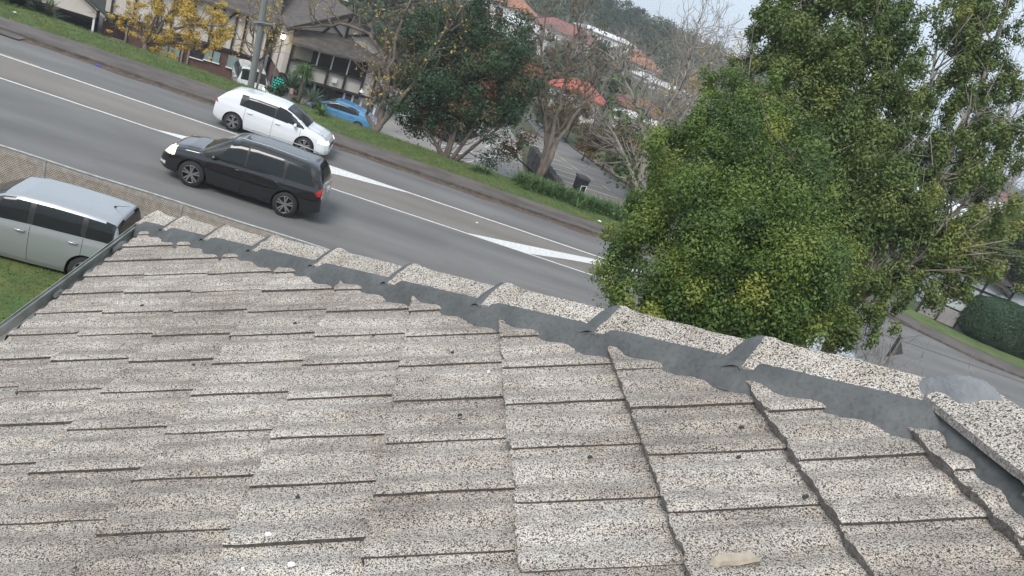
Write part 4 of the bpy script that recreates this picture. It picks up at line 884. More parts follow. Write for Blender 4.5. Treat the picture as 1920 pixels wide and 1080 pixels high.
# grey pole and the glowing lantern
t=thing('utility_pole','tall weathered grey pole standing behind the white hatchback','pole',(-8.05,35.7,-.1)); mb=MB()
mb.tube([(0,0,-.5),(-.12,.0,1.8),(-.30,.05,4.2),(-.6,.1,9)],[.155,.15,.14,.12],12); mb.build('shaft',M_POLE,t)
mb=MB(); mb.bar((-.55,-.05,2.95),(.45,-.05,3.05),.10,.10); mb.tube([(-.3,-.05,2.5),(-.5,-.1,2.9),(-.1,-.22,3.05),(.3,-.15,3.1)],.045,6); mb.build('crossarm',M_POLE,t)
LP=at(531,68,46); t=thing('street_lantern','lit yellow lantern on a thin post in front of the gabled building','lamp',(LP.x,LP.y,-4)); hz=LP.z+4; mb=MB()
mb.tube([(0,0,0),(0,0,.3),(0,0,hz-.3)],[.07,.05,.045],10); mb.build('post',M_STEEL,t)
mb=MB(); mb.lathe([(.001,-.16),(.10,-.15),(.14,.02),(.12,.12),(.001,.15)],(0,0,hz),12); mb.build('lamp_globe',mat('lamp_glow',(1,.80,.35),.4,emit=14),t,True)
mb=MB(); mb.lathe([(.05,-.30),(.11,-.17),(.11,-.155),(.001,-.155)],(0,0,hz),12); mb.lathe([(.17,.12),(.10,.2),(.001,.26)],(0,0,hz),12); mb.build('lamp_cap',M_TIMB,t)
# white reflector post and litter
t=tag(MB().box((0,0,.45),(.08,.08,.9)).build('marker_post',MW),'small white marker post near the white patterned wall','post'); t.location=(-4.4,46.0,-3.6)
bpy.data.objects.remove(t)
def litter(x,y,z,s,col,label,cat='litter',seed=0,name='litter'):
    r=np.random.default_rng(seed); mb=MB(); n=9; ring=[(s*math.cos(2*PI*i/n)*r.uniform(.6,1.1),s*.6*math.sin(2*PI*i/n)*r.uniform(.6,1.1),r.uniform(0,s*.25)) for i in range(n)]
    mb.add([(0,0,s*.45)]+ring+[(a,b_,-.01) for a,b_,c in ring],[(0,1+i,1+(i+1)%n) for i in range(n)]+[(1+i,1+n+i,1+n+(i+1)%n,1+(i+1)%n) for i in range(n)])
    o=mb.build(name,mat('litter_'+str(seed),col,.6)); o.location=(x,y,z); tag(o,label,cat); return o
litter(-12.45,30.3,.02,.16,(.08,.04,.32),'crumpled purple wrapper lying in the far gutter','wrapper',1,'wrapper')
litter(-17.25,33.6,.13,.12,(.75,.75,.75),'white scrap of paper on the grass verge at far left','paper',2,'paper_scrap')
litter(8.9,32.7,.13,.12,(.75,.73,.68),'white scrap of paper beside the long leafy border','paper',3,'paper_scrap')
litter(2.9,26.6,.012,.06,(.7,.7,.7),'tiny white scrap on the brown median strip','paper',4,'paper_scrap')
litter(-11.3,34.2,.14,.06,(.7,.7,.65),'tiny pale scrap on the grass below the yellow tree','paper',5,'paper_scrap')
# wheelie bin
bz=Gs(8.3,36.6); t=thing('wheelie_bin','black wheelie bin with a pale frame at the edge of the parking bays','bin',(8.35,36.9,bz+.02),.1); mb=MB()
mb.prism([(-.24,-.28,.08),(.24,-.28,.08),(.30,-.34,.92),(-.30,-.34,.92)],(0,.62,0)); mb.build('bin_body',mat('bin_plastic',(.022,.024,.026),.5),t)
mb=MB(); mb.prism([(-.33,-.38,.93),(.33,-.38,.93),(.30,-.34,1.02),(-.30,-.34,1.02)],(0,.74,0)); mb.build('lid',M_TRIM,t)
for s_ in(-1,1):
    mb=MB(); mb.lathe([(.001,-.03),(.10,-.03),(.10,.03),(.001,.03)],(s_*.25,.30,.10),14,'Y'); mb.v=[(s_*.27+(v[1]-.30),.30+(v[0]-s_*.25),v[2]) for v in mb.v]; mb.build('wheel',M_RUB,t)
mb=MB(); mb.tube([(-.05,-.42,.0),(-.05,-.42,.62),(.22,-.42,.68),(.22,-.42,.0)],.02,6); mb.build('frame',MW,t)
# chain link fence along the near footpath
t=thing('chain_link_fence','rusty chain link fence with a pale top rail along the near footpath','fence',(-6,16.92,.12)); FH=.98
mb=MB(); mb.tube([(x,0,FH+.008*math.sin(x*2)) for x in np.arange(-12,5.01,.5)],.024,8); mb.build('top_rail',mat('rail_galv',(.34,.35,.34),.6,.25,6),t,True)
for x in(-10.9,-7.9,-4.9,-1.72,1.3,4.3):
    mb=MB(); mb.tube([(x,.0,-.3),(x,.0,FH)],.028,8); mb.build('post',MATS['rail_galv'],t)
pit=.062; k=int(17/pit); V=[]; 
def wire(a,b,r_=.0085):
    a=np.array(a);b=np.array(b); d=(b-a)/np.linalg.norm(b-a); n=np.cross(d,[0,1,0]); y=np.array([0,1.,0])
    c=[n*r_,-n*r_*.5+y*r_*.87,-n*r_*.5-y*r_*.87]
    for i in range(3): V.extend([a+c[i],b+c[i],b+c[(i+1)%3],a+c[(i+1)%3]])
for i in range(-16,k):
    x=-12+i*pit
    for s_ in(1,-1):
        xa,xb=(x,x+FH) if s_>0 else (x+FH,x); za,zb=0.02,FH-.02
        if xa<-12: f=(-12-xa)/(xb-xa); za=za+(zb-za)*f; xa=-12
        if xb<-12: f=(-12-xb)/(xa-xb); zb=zb+(za-zb)*f; xb=-12
        if max(xa,xb)>5: continue
        wire((xa,s_*.004,za),(xb,s_*.004,zb))
npmesh('wire_mesh',np.array(V),4,mat('rusty_wire',(.38,.33,.27),.8,.3,8),parent=t)
# give way sign seen from behind
SG=at(1681,650,22.5); t=thing('road_sign','grey back of a triangular road sign poking up behind the tile ridge','sign',(SG.x,SG.y,0),.15); mb=MB(); mb.tube([(0,0,0),(0,0,SG.z+.35)],.03,8); mb.build('post',M_STEEL,t)
mb=MB(); z=SG.z; mb.prism([(-.10,.045,z+.42),(.42,.045,z-.18),(-.10,.045,z-.42)],(0,.012,0)); mb.build('sign_plate',mat('sign_back',(.075,.078,.08),.6),t)
# building behind the clipped hedge, far right
bl=thing('timber_framed_shed','white building with black timber frame half hidden by the clipped hedge','building',(35.3,38.4,0),R(-12))
def rb(name,m_,a,b_,c,d,e,f): mb=MB(); mb.box(((a+b_)/2,(c+d)/2,(e+f)/2),(b_-a,d-c,f-e)); return mb.build(name,m_,bl)
rb('wall',mat('pale_cladding',(.50,.53,.55),.7,.08,2),-4,9,0,6,0,3.1)
for x in(-3.4,-1.8,-.2,1.4,3.0,4.6): rb('timber',M_BLK,x-.06,x+.06,-.06,.02,0,3.1)
for z in(1.35,2.25,3.0): rb('timber',M_BLK,-4,9,-.07,.01,z-.05,z+.05)
mb=MB(); mb.prism([(-4.5,-.5,3.1),(-4.5,6.5,3.1),(-4.5,3,4.6)],(14,0,0)); mb.build('roof',mat('dark_roof',(.06,.06,.062),.8,.2,3),bl)
fn=thing('panel_fence','low grey panel fence with dark posts left of the clipped hedge','fence',(31.6,36.1,.1),R(-22))
for i in range(5):
    mb=MB(); mb.box((i*1.05-2.1,0,.48),(.98,.05,.85)); mb.build('panel',mat('fence_panel',(.24,.225,.22),.8,.15,3),fn); mb=MB(); mb.box((i*1.05-2.62,0,.52),(.12,.12,1.15)); mb.build('post',M_BLK,fn)
mb=MB(); mb.box((0,0,1.0),(5.3,.10,.10)); mb.build('rail',M_BLK,fn)
# big pale warehouse roof behind the hedge
wh=thing('warehouse','large pale white roofed warehouse behind the hedge at far right','warehouse',(60,60,0),R(-20)); mb=MB(); mb.box((0,0,1.6),(32,24,4.2)); mb.build('wall',mat('pale_wall',(.62,.64,.66),.6),wh); mb=MB(); mb.prism([(-16.5,-12.5,3.7),(-16.5,12.5,3.7),(-16.5,0,5.2)],(33,0,0)); mb.build('roof',mat('white_roof',(.80,.81,.82),.4),wh)
# hillside houses
def hill_house(px,py,d,w_,dp,h_,rz,roofm,label,wallm=M_WALLW,hip=True,name='hill_house',deck=False,group='houses on the far hillside',pit=.42,zoff=0):
    w_*=.82; dp*=.82; h=h_*.9; p=at(px,py,d); gz_=Gs(p.x,p.y); zb=min(gz_,p.z-h*.5); t=thing(name,label,'house',(p.x,p.y,zb-1),rz,group); H=p.z-zb+1+zoff
    mb=MB(); mb.box((0,0,H/2),(w_,dp,H)); mb.build('wall',wallm,t)
    r=dp/2*pit+.3; e=.45; a,b_=w_/2+e,dp/2+e; rl=max(.3,w_/2-dp/2*.8) if hip else w_/2+e
    mb=MB(); vs=[(-a,-b_,H),(a,-b_,H),(a,b_,H),(-a,b_,H),(-rl,0,H+r),(rl,0,H+r)]; vs+= [(x,y,z-.15) for x,y,z in vs[:4]]
    mb.add(vs,[(0,1,5,4),(1,2,5),(2,3,4,5),(3,0,4),(0,6,7,1),(1,7,8,2),(2,8,9,3),(3,9,6,0),(6,9,8,7)]); rf=mb.build('roof',roofm,t)
    mb=MB(); mb.box((w_*.2,dp*.1,H+r*.8),(.6,.6,1.0)); mb.build('chimney',M_BRICK if roofm!=M_DGL else M_WALLW,rf)
    for i in range(max(1,int(w_/2.8))):
        x=-w_/2+w_*(i+.5)/max(1,int(w_/2.8)); mb=MB(); mb.box((x,-dp/2-.02,H-1.3),(1.3,.08,1.1)); f=mb.build('window',M_DGL,t); mb=MB(); mb.box((x,-dp/2-.05,H-1.3),(.08,.06,1.1)); mb.box((x,-dp/2-.05,H-1.88),(1.45,.1,.08)); mb.build('window_frame',MW,f)
    if deck:
        mb=MB(); mb.box((w_*.1,-dp/2-1,H-2.3),(w_*.6,2,.15)); mb.build('deck',MW,t); mb=MB()
        for i in range(7): mb.box((w_*.1-w_*.3+w_*.6*i/6,-dp/2-1.95,H-1.75),(.08,.08,1.0))
        mb.box((w_*.1,-dp/2-1.95,H-1.25),(w_*.6,.1,.08)); mb.build('railing',MW,t)
    return t
hill_house(1083,172,90,7.6,6.5,2.6,R(-12),M_REDR,'bright red roofed white cottage right of the dense green tree')
hill_house(1196,205,110,11.5,7,2.4,R(-20),M_REDD,'long house with a dull red roof low in the middle of the hillside')
hill_house(1195,118,160,13,8,3,R(-25),M_REDO,'white house with a long orange roof beside the lone palm',deck=True)
hill_house(1060,62,140,15,9,3,R(-20),M_REDD,'large house with a faded brown red roof high on the hill')
hill_house(948,8,128,13,8,3,R(-15),M_REDO,'white walled house with an orange roof at the top edge of the photo')
hill_house(1135,66,152,15,6,3,R(-22),mat('white_metal_roof',(.62,.62,.62),.5),'long white roofed house below the dark pines',pit=.15)
hill_house(985,50,118,12,7,2.6,R(-20),MATS['white_metal_roof'],'white roofed house behind the top of the dense green tree',pit=.2)
hill_house(1215,146,140,8,6,3.4,R(-22),MATS['white_metal_roof'],'white house with a railed balcony between two red roofs',deck=True,pit=.15)
hill_house(1262,168,128,9,6,3,R(-22),MATS['white_metal_roof'],'plain white house just behind the wide bare tree',pit=.15)
hill_house(1300,185,132,9,7,3,R(-22),mat('grey_roof',(.25,.23,.22),.8),'grey roofed white house next to the top of the evergreen bush')
hill_house(1215,228,96,10,5,2.2,R(-18),M_WALLW,'low white shed behind the branches of the wide bare tree',pit=.1)
hill_house(1180,100,175,11,7,3,R(-25),mat('tile_roof_brown',(.28,.15,.11),.8),'house with a brown tiled roof above the orange roof')
hill_house(1890,400,150,14,9,3,R(-10),MATS['white_metal_roof'],'white roofed house at the right edge behind the trees',pit=.3)
hill_house(1872,372,190,14,9,3,R(10),M_REDD,'red roofed house at the right edge behind the trees')
hill_house(1912,432,120,12,9,3,R(-5),mat('grey_roof',(.25,.23,.22),.8),'grey roofed house lowest at the right edge')
r=np.random.default_rng(12)
for k in range(26):
    px=r.uniform(1285,1375); d=r.uniform(420,500); 
    p=at(px,100+.35*(px-1340)+r.uniform(0,26),d); z=Gs(p.x,p.y); w_=r.uniform(8,13)
    t=thing('distant_house','tiny pale house on the hazy ridge above the bare tree','house',(p.x,p.y,z-1),r.uniform(-.6,.6),'tiny pale houses on the hazy ridge'); mb=MB(); mb.box((0,0,2.1),(w_,7,4.2)); mb.build('wall',M_WALLW,t)
    mb=MB(); a=w_/2+.5; mb.prism([(-a,-4,4.2),(-a,4,4.2),(-a,0,5.6)],(2*a,0,0)); mb.build('roof',[M_WALLW,MATS['grey_roof'],M_REDD][int(r.integers(0,3))],t)
# ------------------------------------------------------------------ trees and plants
def leaf_quads(P,N,size,asp,r,curl=.25):
    n=len(P); N=N/np.maximum(1e-6,np.linalg.norm(N,axis=1))[:,None]
    a=r.normal(0,1,(n,3)); T=a-N*(a*N).sum(1)[:,None]; T/=np.maximum(1e-6,np.linalg.norm(T,axis=1))[:,None]; B=np.cross(N,T)
    s=(size*r.uniform(.6,1.35,n))[:,None]; 
    return np.stack([P-T*s*.5,P+B*s*asp*.5+N*s*curl*.2,P+T*s*.5,P-B*s*asp*.5+N*s*curl*.2],1).reshape(-1,3)
def clump_leaves(centers,radii,nper,size,r,asp=.5,up=.4,squash=.8,tones=None,shell=.55):
    Ps=[];Ns=[];Ts=[]
    for k,(c,R_) in enumerate(zip(centers,radii)):
        n=int(nper*(R_/np.mean(radii))**2); d=r.normal(0,1,(n,3)); g_l=np.linalg.norm(d,axis=1); d/=g_l[:,None]
        gm=r.random(n)<.6
        rr=np.where(gm,R_*.45*g_l,R_)*np.where(gm,1,1)*np.where(gm,1,shell+(1-shell)*r.random(n)**.6)*r.uniform(.75,1.15,n); 
        P=np.asarray(c)+d*rr[:,None]*np.array([1,1,squash]); N=d+r.normal(0,.55,(n,3))+np.array([0,0,up])
        Ps.append(P);Ns.append(N); t0=tones[k] if tones is not None else .5
        Ts.append(np.clip(t0+r.normal(0,.075,n)+.16*(d[:,2])+.05*(g_l-1.6),0,1))  # upper and outer leaves toned lighter: light from above put into the colour
    P=np.concatenate(Ps);N=np.concatenate(Ns);T=np.concatenate(Ts)
    return leaf_quads(P,N,size,asp,r),T
class Wood:
    def __init__(s): s.mb=MB(); s.tips=[]
    def limb(s,pts,r0,r1,n=7):
        pts=[Vector(p) for p in pts]; m_=len(pts)
        s.mb.tube(pts,[r0+(r1-r0)*(i/(m_-1)) for i in range(m_)],n)
    def grow(s,p,d,l,r0,depth,rg,wob=.35,up=.15,split=(2,4),shrink=.68,ang=.6,minr=.006,seg=4,droop=0):
        p=Vector(p); d=Vector(d).normalized(); pts=[p.copy()]; cur=d.copy()
        for i in range(seg):
            cur=(cur+Vector(rg.normal(0,wob,3))*.5+Vector((0,0,up-droop))*.5).normalized(); p=p+cur*l/seg; pts.append(p.copy())
        r1=max(minr,r0*.55); s.limb(pts,r0,r1,6 if r0>.04 else (4 if r0>.015 else 3))
        s.tips.append((p.copy(),depth))
        if depth<=0: return
        for k in range(int(rg.integers(split[0],split[1]+1))):
            f=rg.uniform(.35,1) if k else 1; i=min(seg,max(1,int(round(f*seg)))); a=Vector(rg.normal(0,1,3)); a=(a-cur*a.dot(cur)).normalized()
            nd=(cur*math.cos(ang)+a*math.sin(ang*rg.uniform(.7,1.5))).normalized()
            s.grow(pts[i],nd,l*shrink*rg.uniform(.75,1.2),max(minr,r1*rg.uniform(.65,.95)),depth-1,rg,wob,up,split,shrink,ang,minr,seg,droop)
def off(o,v): o.location=-Vector(v); return o
def tree_thing(name,label,cat,base,group=None): return thing(name,label,cat,base,0,group)
def add(par,mb,name,m_,smooth=True):
    o=mb.build(name,m_,par,smooth); return off(o,par.location)
def addl(par,V,T,name,m_): return off(npmesh(name,V,4,m_,parent=par,tone=T),par.location)
# ---- 1 dense evergreen bush in the garden (in front of the road)
r=np.random.default_rng(11); base=Vector((6.9,14.2,.1)); t=tree_thing('evergreen_bush','big bushy evergreen with bright green leaves just past the tiled hip','bush',base)
W=Wood()
for k in range(11):
    a=r.uniform(0,2*PI); W.limb([base,base+Vector((math.cos(a)*.5,math.sin(a)*.4,1.8)),base+Vector((math.cos(a)*1.1,math.sin(a)*.8,3.8)),base+Vector((math.cos(a)*1.3,math.sin(a)*1.0,6.0))],.10,.02,6)
for k in range(120):
    h=r.uniform(1.5,7); a=r.uniform(0,2*PI); q=base+Vector((0,0,h)); W.limb([q,q+Vector((math.cos(a)*.6,math.sin(a)*.5,.3)),q+Vector((math.cos(a)*1.05,math.sin(a)*.8,.8))],.025,.005,4)
add(t,W.mb,'trunk',M_BARK)
# outline from picture: list of (px,py,d,radius)
cl=[];rad=[];tn=[]
poly=[(1150,520,14.2,.45),(1175,450,14.6,.5),(1200,560,13.6,.5),(1215,390,15,.5),(1250,330,15.2,.5),(1240,480,14.0,.7),(1262,265,15.6,.42),(1300,240,15.8,.5),(1290,400,14.4,.8),(1280,560,13.3,.6),(1320,520,13.2,.7),(1350,330,15,.8),(1360,440,13.8,.9),(1380,560,13.0,.7),(1330,200,16,.5),(1370,250,15.6,.6),(1420,300,15,.8),(1430,420,13.8,.9),(1440,540,13,.8),(1480,350,14.8,.7),(1500,450,13.8,.8),(1500,560,13.1,.7),(1530,500,13.6,.6),(1535,590,13.2,.5),(1465,610,12.8,.5),(1400,600,12.8,.5),(1330,590,13,.45),(1260,600,13.3,.35),(1225,600,13.6,.3),(1160,565,14,.3),(1400,160,16.4,.45),(1345,150,16.6,.3),(1440,220,16,.6)]
for (px,py,d,R_) in poly:
    for k in range(int(13*R_**2)+5):
        c=at(px,py,d)+Vector(r.normal(0,R_*.55,3)); cl.append(c); rad.append(R_*r.uniform(.32,.6)); tn.append(np.clip(r.normal(.36,.22),.0,.9))
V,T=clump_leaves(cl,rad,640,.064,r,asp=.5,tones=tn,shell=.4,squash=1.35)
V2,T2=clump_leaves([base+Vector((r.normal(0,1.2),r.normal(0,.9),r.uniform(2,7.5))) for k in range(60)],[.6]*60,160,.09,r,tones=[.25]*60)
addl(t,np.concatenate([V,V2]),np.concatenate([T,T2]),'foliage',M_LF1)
# ---- 2 tall multi stemmed evergreen behind it
r=np.random.default_rng(21); base=Vector((12.2,17.6,.1)); t=tree_thing('tall_evergreen','tall spreading evergreen with many pale stems rising behind the bright bush','tree',base)
W=Wood(); 
stems=[[(1590,560,18),(1640,470,18.2),(1700,340,18.6),(1740,200,19),(1760,60,19.4)],[(1590,560,18),(1560,430,18.3),(1530,300,18.8),(1500,150,19.2),(1490,20,19.6)],[(1600,560,18),(1680,430,18),(1770,300,18.4),(1840,160,18.8),(1870,60,19)],[(1600,565,17.8),(1690,480,17.7),(1790,400,17.8),(1860,330,18)],[(1600,565,17.8),(1600,400,18.2),(1610,250,18.8),(1620,100,19.2),(1620,-20,19.6)],[(1600,570,17.6),(1660,520,17.2),(1720,490,17.0),(1770,460,17)],[(1590,560,18),(1500,440,18.4),(1440,320,18.9),(1400,200,19.4),(1390,110,19.8)],[(1595,560,17.9),(1640,400,18),(1680,260,18.4),(1690,120,19)],[(1600,560,17.8),(1720,400,17.9),(1800,250,18.2),(1850,200,18.3)]]
nodes=[]
for s_ in stems:
    pts=[base+Vector((0,0,-.2)),base+Vector((.0,0,1.4))]+[at(*q) for q in s_]; 
    W.limb(pts,.15,.025,8)
    for i in range(2,len(pts)-1):
        for k in range(9):
            f=r.random(); q=pts[i].lerp(pts[i+1],f); nodes.append(q); d=(pts[i+1]-pts[i]).normalized()+Vector(r.normal(0,.55,3)); d.normalize()
            e=q+d*r.uniform(.7,1.6); W.limb([q,q+d*.4+Vector(r.normal(0,.08,3)),e],.028,.008,4); nodes.append(e)
            for kk in range(3): W.limb([q.lerp(e,.6),q.lerp(e,.6)+(d+Vector(r.normal(0,.6,3)))*.5],.010,.004,3)
add(t,W.mb,'stems',M_BARKP)
cl=[];rad=[];tn=[]
pol=[(1470,60,19.4,.7),(1440,130,19.5,.55),(1400,110,19.8,.35),(1390,180,19.5,.5),(1500,150,19,.8),(1540,40,19.3,.8),(1480,230,18.8,.8),(1560,230,18.4,.8),(1600,120,19,.8),(1640,30,19.4,.8),(1680,20,19.5,.5),(1660,160,18.6,.8),(1620,300,17.9,.8),(1560,340,17.8,.8),(1700,110,18.9,.5),(1800,40,19.2,.75),(1860,30,19.3,.5),(1780,120,18.8,.6),(1850,130,18.8,.6),(1890,180,18.6,.35),(1840,230,18.4,.55),(1700,250,18.1,.6),(1780,300,17.9,.55),(1850,310,18,.5),(1900,260,18.2,.35),(1730,400,17.4,.65),(1660,400,17.3,.7),(1800,420,17.3,.7),(1870,420,17.4,.45),(1600,430,17.3,.8),(1840,490,17,.5),(1770,500,16.8,.7),(1690,500,16.8,.4),(1810,530,16.9,.3),(1865,100,18.8,.55),(1825,185,18.5,.5),(1885,240,18.4,.35),(1835,300,18,.5),(1795,250,18.2,.4),(1765,450,16.9,.55),(1815,445,17,.5),(1700,440,17,.5),(1600,540,16.9,.6),(1640,590,16.7,.4),(1560,600,16.6,.45),(1505,-20,19.8,.8),(1600,-30,19.8,.8),(1690,-40,19.8,.45),(1820,-30,19.6,.8),(1580,610,16.2,.3),(1575,630,16.2,.3),(1530,100,19,.7),(1570,-10,19.4,.6),(1590,180,18.7,.6),(1650,90,19,.6),(1690,180,18.5,.5),(1640,230,18.2,.6),(1740,300,18,.5),(1420,60,19.8,.3),(1440,20,19.9,.3),(1760,200,18.6,.4),(1830,80,19,.5),(1710,340,17.6,.5),(1830,370,17.6,.5),(1660,350,17.6,.5),(1520,280,18.3,.6),(1450,200,19.2,.5),(1680,540,16.8,.35)]
for (px,py,d,R_) in pol:
    for k in range(int(26*R_**2)+6):
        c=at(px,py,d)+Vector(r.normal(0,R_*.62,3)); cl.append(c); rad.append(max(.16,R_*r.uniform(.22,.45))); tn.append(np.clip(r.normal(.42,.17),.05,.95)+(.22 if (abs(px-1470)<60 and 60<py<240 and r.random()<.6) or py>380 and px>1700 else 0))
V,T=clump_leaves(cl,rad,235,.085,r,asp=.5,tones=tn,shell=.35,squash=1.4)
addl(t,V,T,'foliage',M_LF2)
# bare twiggy shrub under it
def twig_cloud(c,R_,N,ln,wd,r,up=.6):
    P=np.asarray(c)+r.normal(0,1,(N,3))*np.array(R_); d=r.normal(0,1,(N,3)); d[:,2]=np.abs(d[:,2])*up+.1; d/=np.linalg.norm(d,axis=1)[:,None]; l=(ln*r.uniform(.5,1.4,N))[:,None]
    s=np.cross(d,r.normal(0,1,(N,3))); s/=np.linalg.norm(s,axis=1)[:,None]
    return np.stack([P-s*wd,P+s*wd,P+d*l+s*wd*.4,P+d*l-s*wd*.4],1).reshape(-1,3)
r=np.random.default_rng(31); c=at(1690,590,17); t=tree_thing('twiggy_shrub','grey leafless twiggy shrub at the foot of the tall evergreen','shrub',(c.x,c.y,.1)); W=Wood()
for k in range(16): W.grow((c.x+r.normal(0,.2),c.y+r.normal(0,.2),.1),Vector((r.normal(0,.4),r.normal(0,.4),1)),1.7,.03,4,r,up=.1,split=(2,3),shrink=.72,minr=.005)
add(t,W.mb,'branches',M_BARKP)
# right edge tree with dark limbs
def leafy_tree(name,label,base,limbs,cl_,m_leaf,m_bark,seed,nper=300,size=.12,r0=.16,tone=(.4,.2),group=None,cat='tree',asp=.5,shell=.45,kk=9):
    r=np.random.default_rng(seed); t=tree_thing(name,label,cat,base,group); W=Wood()
    for s_ in limbs:
        pts=[at(*q) if len(q)==3 else Vector(q[:3]) for q in s_]; W.limb([Vector(base)+Vector((0,0,-.3))]+pts,r0,.03,7)
        for i in range(len(pts)-1):
            for k in range(5):
                q=pts[i].lerp(pts[i+1],r.random()); d=((pts[i+1]-pts[i]).normalized()+Vector(r.normal(0,.6,3))).normalized(); W.limb([q,q+d*.5,q+d*1.0+Vector((0,0,.2))],.03,.008,4)
    add(t,W.mb,'trunk',m_bark); cl=[];rad=[];tn=[]
    for (px,py,d,R_) in cl_:
        for k in range(int(kk*R_**2)+2):
            cl.append(at(px,py,d)+Vector(r.normal(0,R_*.55,3))); rad.append(R_*r.uniform(.3,.55)); tn.append(np.clip(r.normal(*tone),0,1))
    V,T=clump_leaves(cl,rad,nper,size,r,asp=asp,tones=tn,shell=shell); addl(t,V,T,'foliage',m_leaf); return t
leafy_tree('roadside_tree','green tree with dark crooked limbs behind the clipped hedge at far right',(37.5,37.5,0),[[(1895,575,44),(1905,540,44),(1870,500,43)],[(1895,575,44),(1915,530,44),(1940,480,44)],[(1900,570,44),(1880,540,43),(1845,520,43)]],
 [(1880,450,43,1.3),(1920,420,43,1.2),(1850,500,43,.9),(1900,500,44,.8),(1950,470,43,1.4),(1820,470,44,1.2),(1930,520,43,.9),(1760,480,46,1.2)],M_LF2,M_BARKD,41,nper=420,size=.16,r0=.2)
# clipped hedge
r=np.random.default_rng(42); hb=Vector((34.2,35.3,.12)); t=tree_thing('clipped_hedge','dark clipped hedge with a rounded top on the far right verge','hedge',hb)
mb=MB(); P=[];N=[]
for k in range(60000):
    u,v,w_=r.uniform(-1,1,3); m_=max(abs(u),abs(v),abs(w_)); q=np.array([u,v,w_])/m_; e=(abs(q)**3.2).sum()**(-1/3.2); q=q*e*(1+.035*math.sin(9*q[0]+5*q[2])+r.normal(0,.02))
    P.append((hb.x+q[0]*3.1,hb.y+.6+q[1]*1.1,1.25+q[2]*1.35)); N.append(q)
V=leaf_quads(np.array(P),np.array(N)+r.normal(0,.5,(len(P),3)),.10,.6,r); addl(t,V,np.clip(r.normal(.22,.12,len(P)),0,1),'foliage',M_LFD)
mb=MB(); mb.box((hb.x,hb.y+.6,1.1),(4.4,1.1,1.8)); add(t,mb,'inner_stems',M_BARKD,False)
# ---- dense dark green / rusty tree on the verge
b_=Vector((1.3,34.7,0)); 
leafy_tree('dense_tree','dense dark green tree with rusty tips and many trunks between the two car parks',b_,[[(835,290,35),(848,250,35.5),(850,180,36),(840,100,36)],[(850,295,35),(885,245,35.5),(920,180,36),(940,120,36)],[(860,298,35),(905,262,35.3),(950,230,35.6)],[(830,290,35),(800,240,35.5),(780,190,36)],[(840,290,35),(870,200,36),(890,60,37)],[(826,290,35),(812,258,35.2),(792,235,35.4)]],
 [(800,200,36,1.5),(860,160,36,1.9),(920,200,36,1.5),(960,150,36.5,1.4),(900,100,37,1.8),(840,90,37,1.7),(960,80,37,1.2),(920,40,37.5,1.2),(870,40,37.5,1.2),(790,130,36.5,1.4),(770,200,36,.8),(810,228,35.6,.7),(870,222,35.4,.8),(930,245,35.3,.7),(980,200,36,.9),(990,120,36.5,.7),(800,40,37.5,.9),(980,60,37,.6),(750,225,36,.4),(1000,180,36.2,.4)],M_LFD,M_BARKD,51,nper=210,size=.17,r0=.13,tone=(.40,.27),kk=13,asp=.35)
# ---- bare trees
def bare_tree(name,label,base,stems,seed,r0=.22,m_=M_BARK,depth=4,l=2.0,per=3,leaves=None,nl=0,lsize=.12,twr=.007,group=None,up=.18,fine=0,start=0):
    r=np.random.default_rng(seed); t=tree_thing(name,label,'tree',base,group); W=Wood()
    for s_ in stems:
        pts=[at(*q) for q in s_]; pts=[Vector(base)+Vector((0,0,-.3))]+pts; n=len(pts); fine_p=[]
        for i in range(n-1):
            for k in range(3): q=pts[i].lerp(pts[i+1],k/3); fine_p.append(q+Vector(r.normal(0,.06 if i else 0,3)))
        fine_p.append(pts[-1]); W.limb(fine_p,r0,.05,8)
        for i in range(3+start,len(fine_p)):
            for k in range(per if i>4+start else 1):
                d=(fine_p[i]-fine_p[i-1]).normalized(); a=Vector(r.normal(0,1,3)); a=(a-d*a.dot(d)).normalized(); dd=d*.6+a*.8+Vector((0,0,.1))
                W.grow(fine_p[i],dd,l*r.uniform(.6,1.1)*(1.1-.4*i/len(fine_p)),.05,depth-1,r,wob=.45,up=up,split=(2,3),shrink=.72,ang=.65,minr=twr)
        W.grow(fine_p[-1],fine_p[-1]-fine_p[-2],l,.05,depth,r,wob=.4,up=up,split=(2,3),shrink=.72,ang=.6,minr=twr)
    add(t,W.mb,'branches',m_)
    if leaves:
        tp=[p for p,d in W.tips if d<=2]; idx=r.integers(0,len(tp),nl); P=np.array([tp[i] for i in idx])+r.normal(0,.12,(nl,3))
        V=leaf_quads(P,r.normal(0,1,(nl,3)),lsize,.55,r); addl(t,V,np.clip(r.normal(.5,.22,nl),0,1),'foliage',leaves)
    return t
bare_tree('bare_tree','bare forked tree with a few yellow leaves right of the blue car',(-2.15,35.0,0),[[(705,235,34.8),(722,190,35),(733,130,35.3),(745,60,35.6),(775,-10,36)],[(712,235,34.8),(745,195,34.8),(775,155,34.8),(810,90,34.9),(850,40,35)],[(702,240,34.8),(690,215,34.9),(705,180,35)],[(712,235,34.8),(728,170,35.2),(722,110,35.8),(690,62,36.3),(640,45,36.6),(590,50,36.8)]],61,r0=.16,depth=3,l=1.4,per=1,leaves=M_LFY,nl=420,lsize=.17,twr=.012,start=3)
bare_tree('ivy_tree','leaning tree with brown ivy clad trunk beside the low stone wall',(6.2,37.0,-.1),[[(1013,320,37.5),(1032,260,37.8),(1050,200,38.2),(1062,140,38.6),(1085,60,39)],[(1018,320,37.5),(1050,255,37.8),(1085,205,38),(1110,160,38.2)],[(1015,322,37.5),(1025,250,38),(1010,150,38.5),(1020,60,39)]],62,r0=.18,depth=4,l=1.6,per=1,leaves=M_LFB,nl=1500,lsize=.17,twr=.011,m_=M_BARK,start=2)
